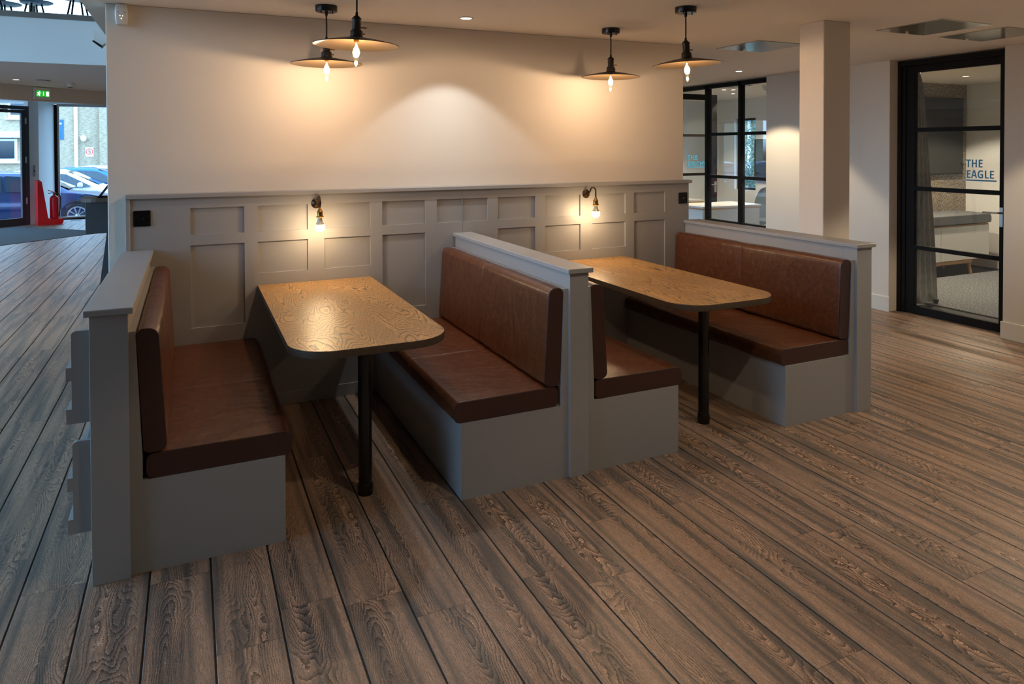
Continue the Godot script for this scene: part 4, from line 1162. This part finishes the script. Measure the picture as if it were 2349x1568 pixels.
	# sign-in desk with a tablet
	var dk := thing("sign_in_desk", "tall dark sign-in desk with a wood top and slanted legs", "desk", Vector3(-1.95, 0, -4.25))
	var top := PackedVector2Array()
	for k in 13: top.append(Vector2(-0.24, 0.0) + Vector2.from_angle(PI / 2 + PI * k / 12.0) * Vector2(0.17, 0.28))
	top.append(Vector2(1.1, -0.28)); top.append(Vector2(1.1, 0.28))
	part(dk, "desk_top", MB.new().prism(top, -1.178, -1.135, Transform3D(Basis(Vector3(1, 0, 0), Vector3(0, 0, 1), Vector3(0, -1, 0)), Vector3.ZERO)).done(), M.oak_edge)
	bx(dk, "apron", Vector3(-0.345, 0.79, -0.24), Vector3(1.05, 1.134, 0.24), M.dark_grey, 0.004)
	for z in [-0.18, 0.18]:
		part(dk, "leg", MB.new().prism(PackedVector2Array([Vector2(-0.145, 0.79), Vector2(-0.085, 0.79), Vector2(-0.195, 0.0), Vector2(-0.245, 0.0)]), z - 0.025, z + 0.025).done(), M.dark_grey)
		part(dk, "leg", MB.new().prism(PackedVector2Array([Vector2(0.85, 0.79), Vector2(0.91, 0.79), Vector2(1.02, 0.0), Vector2(0.97, 0.0)]), z - 0.025, z + 0.025).done(), M.dark_grey)
	var tb := thing("tablet", "black tablet on a slanted stand on the sign-in desk", "tablet", Vector3(-2.11, 1.179, -4.18))
	part(tb, "display_case", MB.new().prism(PackedVector2Array([Vector2(-0.075, 0.0), Vector2(-0.06, 0.0), Vector2(0.085, 0.20), Vector2(0.07, 0.205)]), -0.12, 0.12).done(), M.screen_black)
	bx(tb, "stand_foot", Vector3(-0.08, 0.0, -0.07), Vector3(0.12, 0.012, 0.07), M.rubber, 0.003)
	part(tb, "cable", MB.new().tube([Vector3(-0.07, 0.01, 0.05), Vector3(-0.15, 0.03, 0.03), Vector3(-0.20, 0.035, 0.0), Vector3(-0.26, 0.006, -0.04)], 0.005, 6).done(), M.rubber)

func stool(label: String, at: Vector3, turn: float, m: Material) -> void:
	var o := thing("upper_stool", label, "stool", at, turn, "stools on the upper level")
	var rows := []
	for i in 9:
		var u := i / 8.0
		var row := PackedVector3Array()
		for k in 24:
			var a := TAU * k / 24.0
			var r := 0.10 + 0.13 * sin(u * PI / 2)
			row.append(Vector3(r * cos(a), 0.62 + 0.03 * u * u + maxf(0.0, -sin(a)) * 0.22 * u * u, r * sin(a)))
		rows.append(row)
	part(o, "shell", MB.new().grid(rows, true, 1.0).done(), m)
	part(o, "pad", MB.new().lathe([[0.0, 0.615], [0.16, 0.62], [0.17, 0.645], [0.0, 0.66]], 24).done(), m)
	for k in 4:
		var a := PI / 4 + PI / 2 * k
		part(o, "leg", MB.new().tube([Vector3(0.09 * cos(a), 0.62, 0.09 * sin(a)), Vector3(0.23 * cos(a), 0.0, 0.23 * sin(a))], 0.012, 8).done(), M.black_metal)

func build_mezzanine() -> void:
	stool("light grey shell stool at the mezzanine edge nearest the cream wall", Vector3(-2.62, 3.126, -6.3), 0.4, M.light_grey_shell)
	stool("blue shell stool second from the cream wall on the mezzanine", Vector3(-3.20, 3.126, -6.8), 2.2, M.blue_grey_shell)
	stool("blue shell stool third from the cream wall on the mezzanine", Vector3(-3.62, 3.126, -7.1), 1.2, M.blue_grey_shell)
	stool("dark green padded stool at the far left of the mezzanine", Vector3(-3.55, 3.126, -6.0), -0.8, M.green_cloth)

# ------------------------------------------------------------------ outdoors
func car(label: String, at: Vector3, m: Material) -> void:
	var o := thing("parked_car", label, "car", at, 0.0, "parked cars")
	# stations along x: [x, sill, belt, roof, half width at belt, half width at roof]
	var st := [[-2.10, 0.45, 0.80, 0.82, 0.66, 0.60], [-2.02, 0.32, 0.92, 0.98, 0.80, 0.66], [-1.75, 0.22, 0.98, 1.22, 0.86, 0.62], [-1.3, 0.22, 0.98, 1.42, 0.88, 0.60], [-0.6, 0.22, 0.97, 1.50, 0.89, 0.60], [0.05, 0.22, 0.95, 1.48, 0.89, 0.60], [0.45, 0.22, 0.94, 1.36, 0.89, 0.62], [0.85, 0.22, 0.93, 1.14, 0.89, 0.68], [1.15, 0.22, 0.92, 0.98, 0.88, 0.76], [1.6, 0.22, 0.85, 0.92, 0.87, 0.70], [1.95, 0.24, 0.74, 0.82, 0.80, 0.60], [2.08, 0.32, 0.60, 0.68, 0.70, 0.54], [2.12, 0.42, 0.52, 0.56, 0.60, 0.5]]
	var rows := []
	for s in st:
		var r := PackedVector3Array()
		var pts := [[s[4] * 0.9, s[1]], [s[4], s[1] + 0.12], [s[4] * 1.02, (s[1] + s[2]) / 2], [s[4], s[2]], [lerpf(s[4], s[5], 0.85), lerpf(s[2], s[3], 0.82)], [s[5], s[3] - 0.01], [s[5] * 0.5, s[3] + 0.02]]
		for p in pts: r.append(Vector3(s[0], p[1], p[0]))
		for k in range(pts.size() - 1, -1, -1): r.append(Vector3(s[0], pts[k][1], -pts[k][0]))
		rows.append(r)
	var b := MB.new().grid(rows, true, 1.0)
	for e in [0, rows.size() - 1]:
		for k in range(1, 13): b.tri(rows[e][0], rows[e][k], rows[e][k + 1], Vector3(e - 5, 0, 0))
	part(o, "body", b.done(), m)
	for s in [-1, 1]:
		# side glass, a little proud of the body
		for w in [[[-1.50, 1.02, 0.885], [-1.30, 1.35, 0.685], [-0.42, 1.42, 0.675], [-0.36, 1.01, 0.905]], [[-0.28, 1.01, 0.905], [-0.34, 1.42, 0.675], [0.22, 1.37, 0.68], [0.92, 0.99, 0.895]]]:
			var g := MB.new()
			var q := []
			for p in w: q.append(Vector3(p[0], p[1], s * (p[2] + 0.012)))
			var inner := []
			for p in q: inner.append(p - Vector3(0, 0, s * 0.03))
			g.quad(q[0], q[1], q[2], q[3], Vector3(0, 0.2, s))
			g.quad(inner[0], inner[1], inner[2], inner[3], Vector3(0, -0.2, -s))
			for k in 4: g.quad(q[k], q[(k + 1) % 4], inner[(k + 1) % 4], inner[k], (q[k] + q[(k + 1) % 4]) / 2 - (q[0] + q[2]) / 2)
			part(o, "side_window", g.done(), M.tinted_glass)
		part(o, "mirror", MB.new().box(Vector3(0.55, 0.98, s * 0.98 - 0.09), Vector3(0.68, 1.12, s * 0.98 + 0.09), 0.03).done(), m)
		part(o, "headlight", MB.new().box(Vector3(1.90, 0.60, s * 0.60 - 0.13), Vector3(2.06, 0.72, s * 0.60 + 0.13), 0.03).done(), M.alloy)
		for x in [-1.28, 1.30]:
			var ax := Basis(Vector3.RIGHT, PI / 2 * s)
			var wh := part(o, "wheel", MB.new().lathe([[0.0, -0.10], [0.30, -0.10], [0.335, -0.08], [0.335, 0.10], [0.31, 0.115], [0.255, 0.115], [0.245, 0.08], [0.0, 0.075]], 36, Vector3.ZERO, ax).done(), M.rubber, Vector3(x, 0.335, s * 0.79))
			var rim := MB.new().lathe([[0.215, 0.10], [0.245, 0.116], [0.252, 0.10]], 36, Vector3.ZERO, ax)
			rim.lathe([[0.0, 0.118], [0.05, 0.116], [0.055, 0.09]], 16, Vector3.ZERO, ax)
			for k in 10:
				var a := TAU * k / 10.0
				var t := Transform3D(ax * Basis(Vector3.UP, a), Vector3.ZERO)
				var lo := Vector3(0.03, 0.092, -0.016); var hi := Vector3(0.225, 0.112, 0.016)
				rim.prism(PackedVector2Array([Vector2(lo.x, lo.y), Vector2(hi.x, lo.y), Vector2(hi.x, hi.y), Vector2(lo.x, hi.y)]), lo.z, hi.z, t)
			part(wh, "rim", rim.done(), M.alloy)
			part(wh, "arch_lip", MB.new().lathe([[0.35, 0.085], [0.385, 0.128], [0.42, 0.10]], 36, Vector3.ZERO, ax).done(), M.rubber)
	# windscreen
	var ws := MB.new()
	ws.quad(Vector3(0.25, 1.455, -0.55), Vector3(0.25, 1.455, 0.55), Vector3(1.08, 1.055, 0.66), Vector3(1.08, 1.055, -0.66), Vector3(0.5, 1, 0))
	ws.quad(Vector3(0.25, 1.40, -0.55), Vector3(0.25, 1.40, 0.55), Vector3(1.08, 1.00, 0.66), Vector3(1.08, 1.00, -0.66), Vector3(-0.5, -1, 0))
	part(o, "windscreen", ws.done(), M.tinted_glass)

func build_outdoors() -> void:
	var g := struct("ground", Vector3(-40, -0.7, -60), Vector3(40, -0.40, 30), M.tarmac, "grey tarmac of the car park outside", "ground")
	car("navy blue car right outside the window, its alloy wheel in view", Vector3(-5.30, -0.40, -17.95), M.navy_car)
	car("white car parked behind the navy one", Vector3(-4.85, -0.40, -20.5), M.white_car)
	car("bright blue car parked behind the white one", Vector3(-4.3, -0.40, -23.0), M.blue_car)
	car("silver car parked farthest from the window", Vector3(-4.0, -0.40, -25.6), M.silver_car)
	car("white car seen through the entrance door", Vector3(-9.4, -0.40, -21.0), M.white_car)
	car("deep blue car seen through the entrance door", Vector3(-9.9, -0.40, -18.3), M.navy_car)
	var b := thing("brick_building", "pale brick building across the car park", "building", Vector3(-6.0, -0.4, -30.0))
	bx(b, "wall", Vector3(-16, 0, -6.0), Vector3(12, 6.2, 0.0), M.brick_far)
	bx(b, "return_wall", Vector3(1.25, 0, 0.0), Vector3(12, 6.2, 0.25), M.brick_far)
	for q in [[-2.02, -1.2, 3.42, 4.6], [-4.6, -1.72, 1.62, 2.55]]:
		bx(b, "window_frame", Vector3(q[0], q[2], 0.0), Vector3(q[1], q[3], 0.05), M.white_trim, 0.01)
		var fr := bx(b, "window_pane", Vector3(q[0] + 0.09, q[2] + 0.12, 0.05), Vector3(q[1] - 0.09, q[3] - 0.09, 0.06), M.tinted_glass)
		bx(b, "window_sill", Vector3(q[0] - 0.1, q[2] - 0.08, 0.0), Vector3(q[1] + 0.1, q[2], 0.14), M.white_trim, 0.01)
	part(b, "downpipe", MB.new().tube([Vector3(0.37, 0.0, 0.10), Vector3(0.37, 6.2, 0.10)], 0.07, 12).done(), M.white_trim)
	bx(b, "canopy", Vector3(-5.2, 2.60, 0.0), Vector3(-1.35, 2.85, 0.5), M.white_trim, 0.02)
	var sg := thing("speed_sign", "white square sign with a red ring and the number 5", "sign", Vector3(-5.15, 1.595, -29.99))
	bx(sg, "board", Vector3(-0.15, -0.20, 0.0), Vector3(0.15, 0.20, 0.012), M.white_trim, 0.003)
	part(sg, "ring", MB.new().lathe([[0.105, 0.0], [0.105, 0.004], [0.105, 0.004], [0.135, 0.004], [0.135, 0.004], [0.135, 0.0]], 40, Vector3.ZERO, Basis(Vector3.RIGHT, PI / 2)).done(), M.red, Vector3(0, 0.02, 0.0125))
	part(sg, "number", text_mesh("5", 0.13), M.rubber, Vector3(-0.048, -0.092, 0.014))
	var bl := thing("blue_sign", "tall blue board on the brick building's wall", "sign", Vector3(-6.32, 2.55, -29.99))
	bx(bl, "board", Vector3(-0.24, -0.42, 0.0), Vector3(0.24, 0.42, 0.02), M.blue_sign, 0.004)
	bx(bl, "white_mark", Vector3(0.06, 0.22, 0.0205), Vector3(0.17, 0.28, 0.022), M.white_trim)
	var cc := thing("dome_camera", "white dome camera on the brick wall above the speed sign", "camera", Vector3(-5.35, 2.24, -29.99))
	bx(cc, "bracket", Vector3(-0.05, 0.0, 0.0), Vector3(0.05, 0.08, 0.14), M.white_trim, 0.01)
	part(cc, "dome", MB.new().lathe([[0.0, -0.20], [0.07, -0.18], [0.10, -0.12], [0.11, -0.04], [0.11, 0.02], [0.0, 0.03]], 20).done(), M.white_trim, Vector3(0, 0, 0.16))
	# what the meeting room window looks out on
	var b2 := thing("brick_outbuilding", "brick outbuilding beyond the meeting room window", "building", Vector3(17.0, -0.4, -14.0))
	bx(b2, "wall", Vector3(0, 0, -9), Vector3(6, 3.1, 8), M.brick_far)
	bx(b2, "roof", Vector3(-0.5, 3.1, -9.4), Vector3(6.4, 3.35, 8.4), M.blue_grey_shell, 0.05)
	part(b2, "downpipe", MB.new().tube([Vector3(-0.1, 0, -0.3), Vector3(-0.1, 3.1, -0.3)], 0.06, 10).done(), M.white_trim)
	var lf := mat("leaf", rgb(34, 70, 56), 0.7)
	lf.backlight_enabled = true; lf.backlight = rgb(30, 60, 30)
	shrub("dark green shrub nearest the meeting room window", Vector3(10.9, -0.4, -7.95), 1.0, 3)
	shrub("tall dark shrub farther out beyond the meeting room window", Vector3(13.6, -0.4, -11.3), 1.7, 4)
	shrub("broad dark shrub beside the brick outbuilding", Vector3(14.9, -0.4, -8.6), 1.3, 6)

func shrub(label: String, at: Vector3, k: float, seed_: int) -> void:
	var sh := thing("shrub", label, "shrub", at, 0.0, "shrubs outside the meeting room")
	var mb := MB.new()
	var rng := RandomNumberGenerator.new()
	rng.seed = seed_
	for i in 2600:
		var p := Vector3(rng.randfn(), rng.randfn(), rng.randfn()).normalized() * rng.randf_range(0.35, 0.98)
		p = Vector3(p.x * 0.8, 1.0 + p.y, p.z * 0.8) * k
		var a := Vector3(rng.randfn(), rng.randfn(), rng.randfn()).normalized() * 0.07
		var c := Vector3(rng.randfn(), rng.randfn(), rng.randfn()).normalized() * 0.04
		mb.tri(p - a, p + c, p + a, Vector3.UP)
	var fo := part(sh, "foliage", mb.done(), M.leaf)
	fo.set_meta("kind", "stuff")
	part(sh, "stem", MB.new().tube([Vector3(0, 0, 0), Vector3(0.03, 1.2 * k, 0.02)], 0.04, 8).done(), M.oak_edge)

func _ready() -> void:
	setup_view()
	make_materials()
	build_floor()
	build_shell()
	build_left_glazing()
	build_panelling()
	build_booths()
	build_lamps()
	build_fittings()
	build_eagle()
	build_anchor()
	build_entrance()
	build_mezzanine()
	build_outdoors()
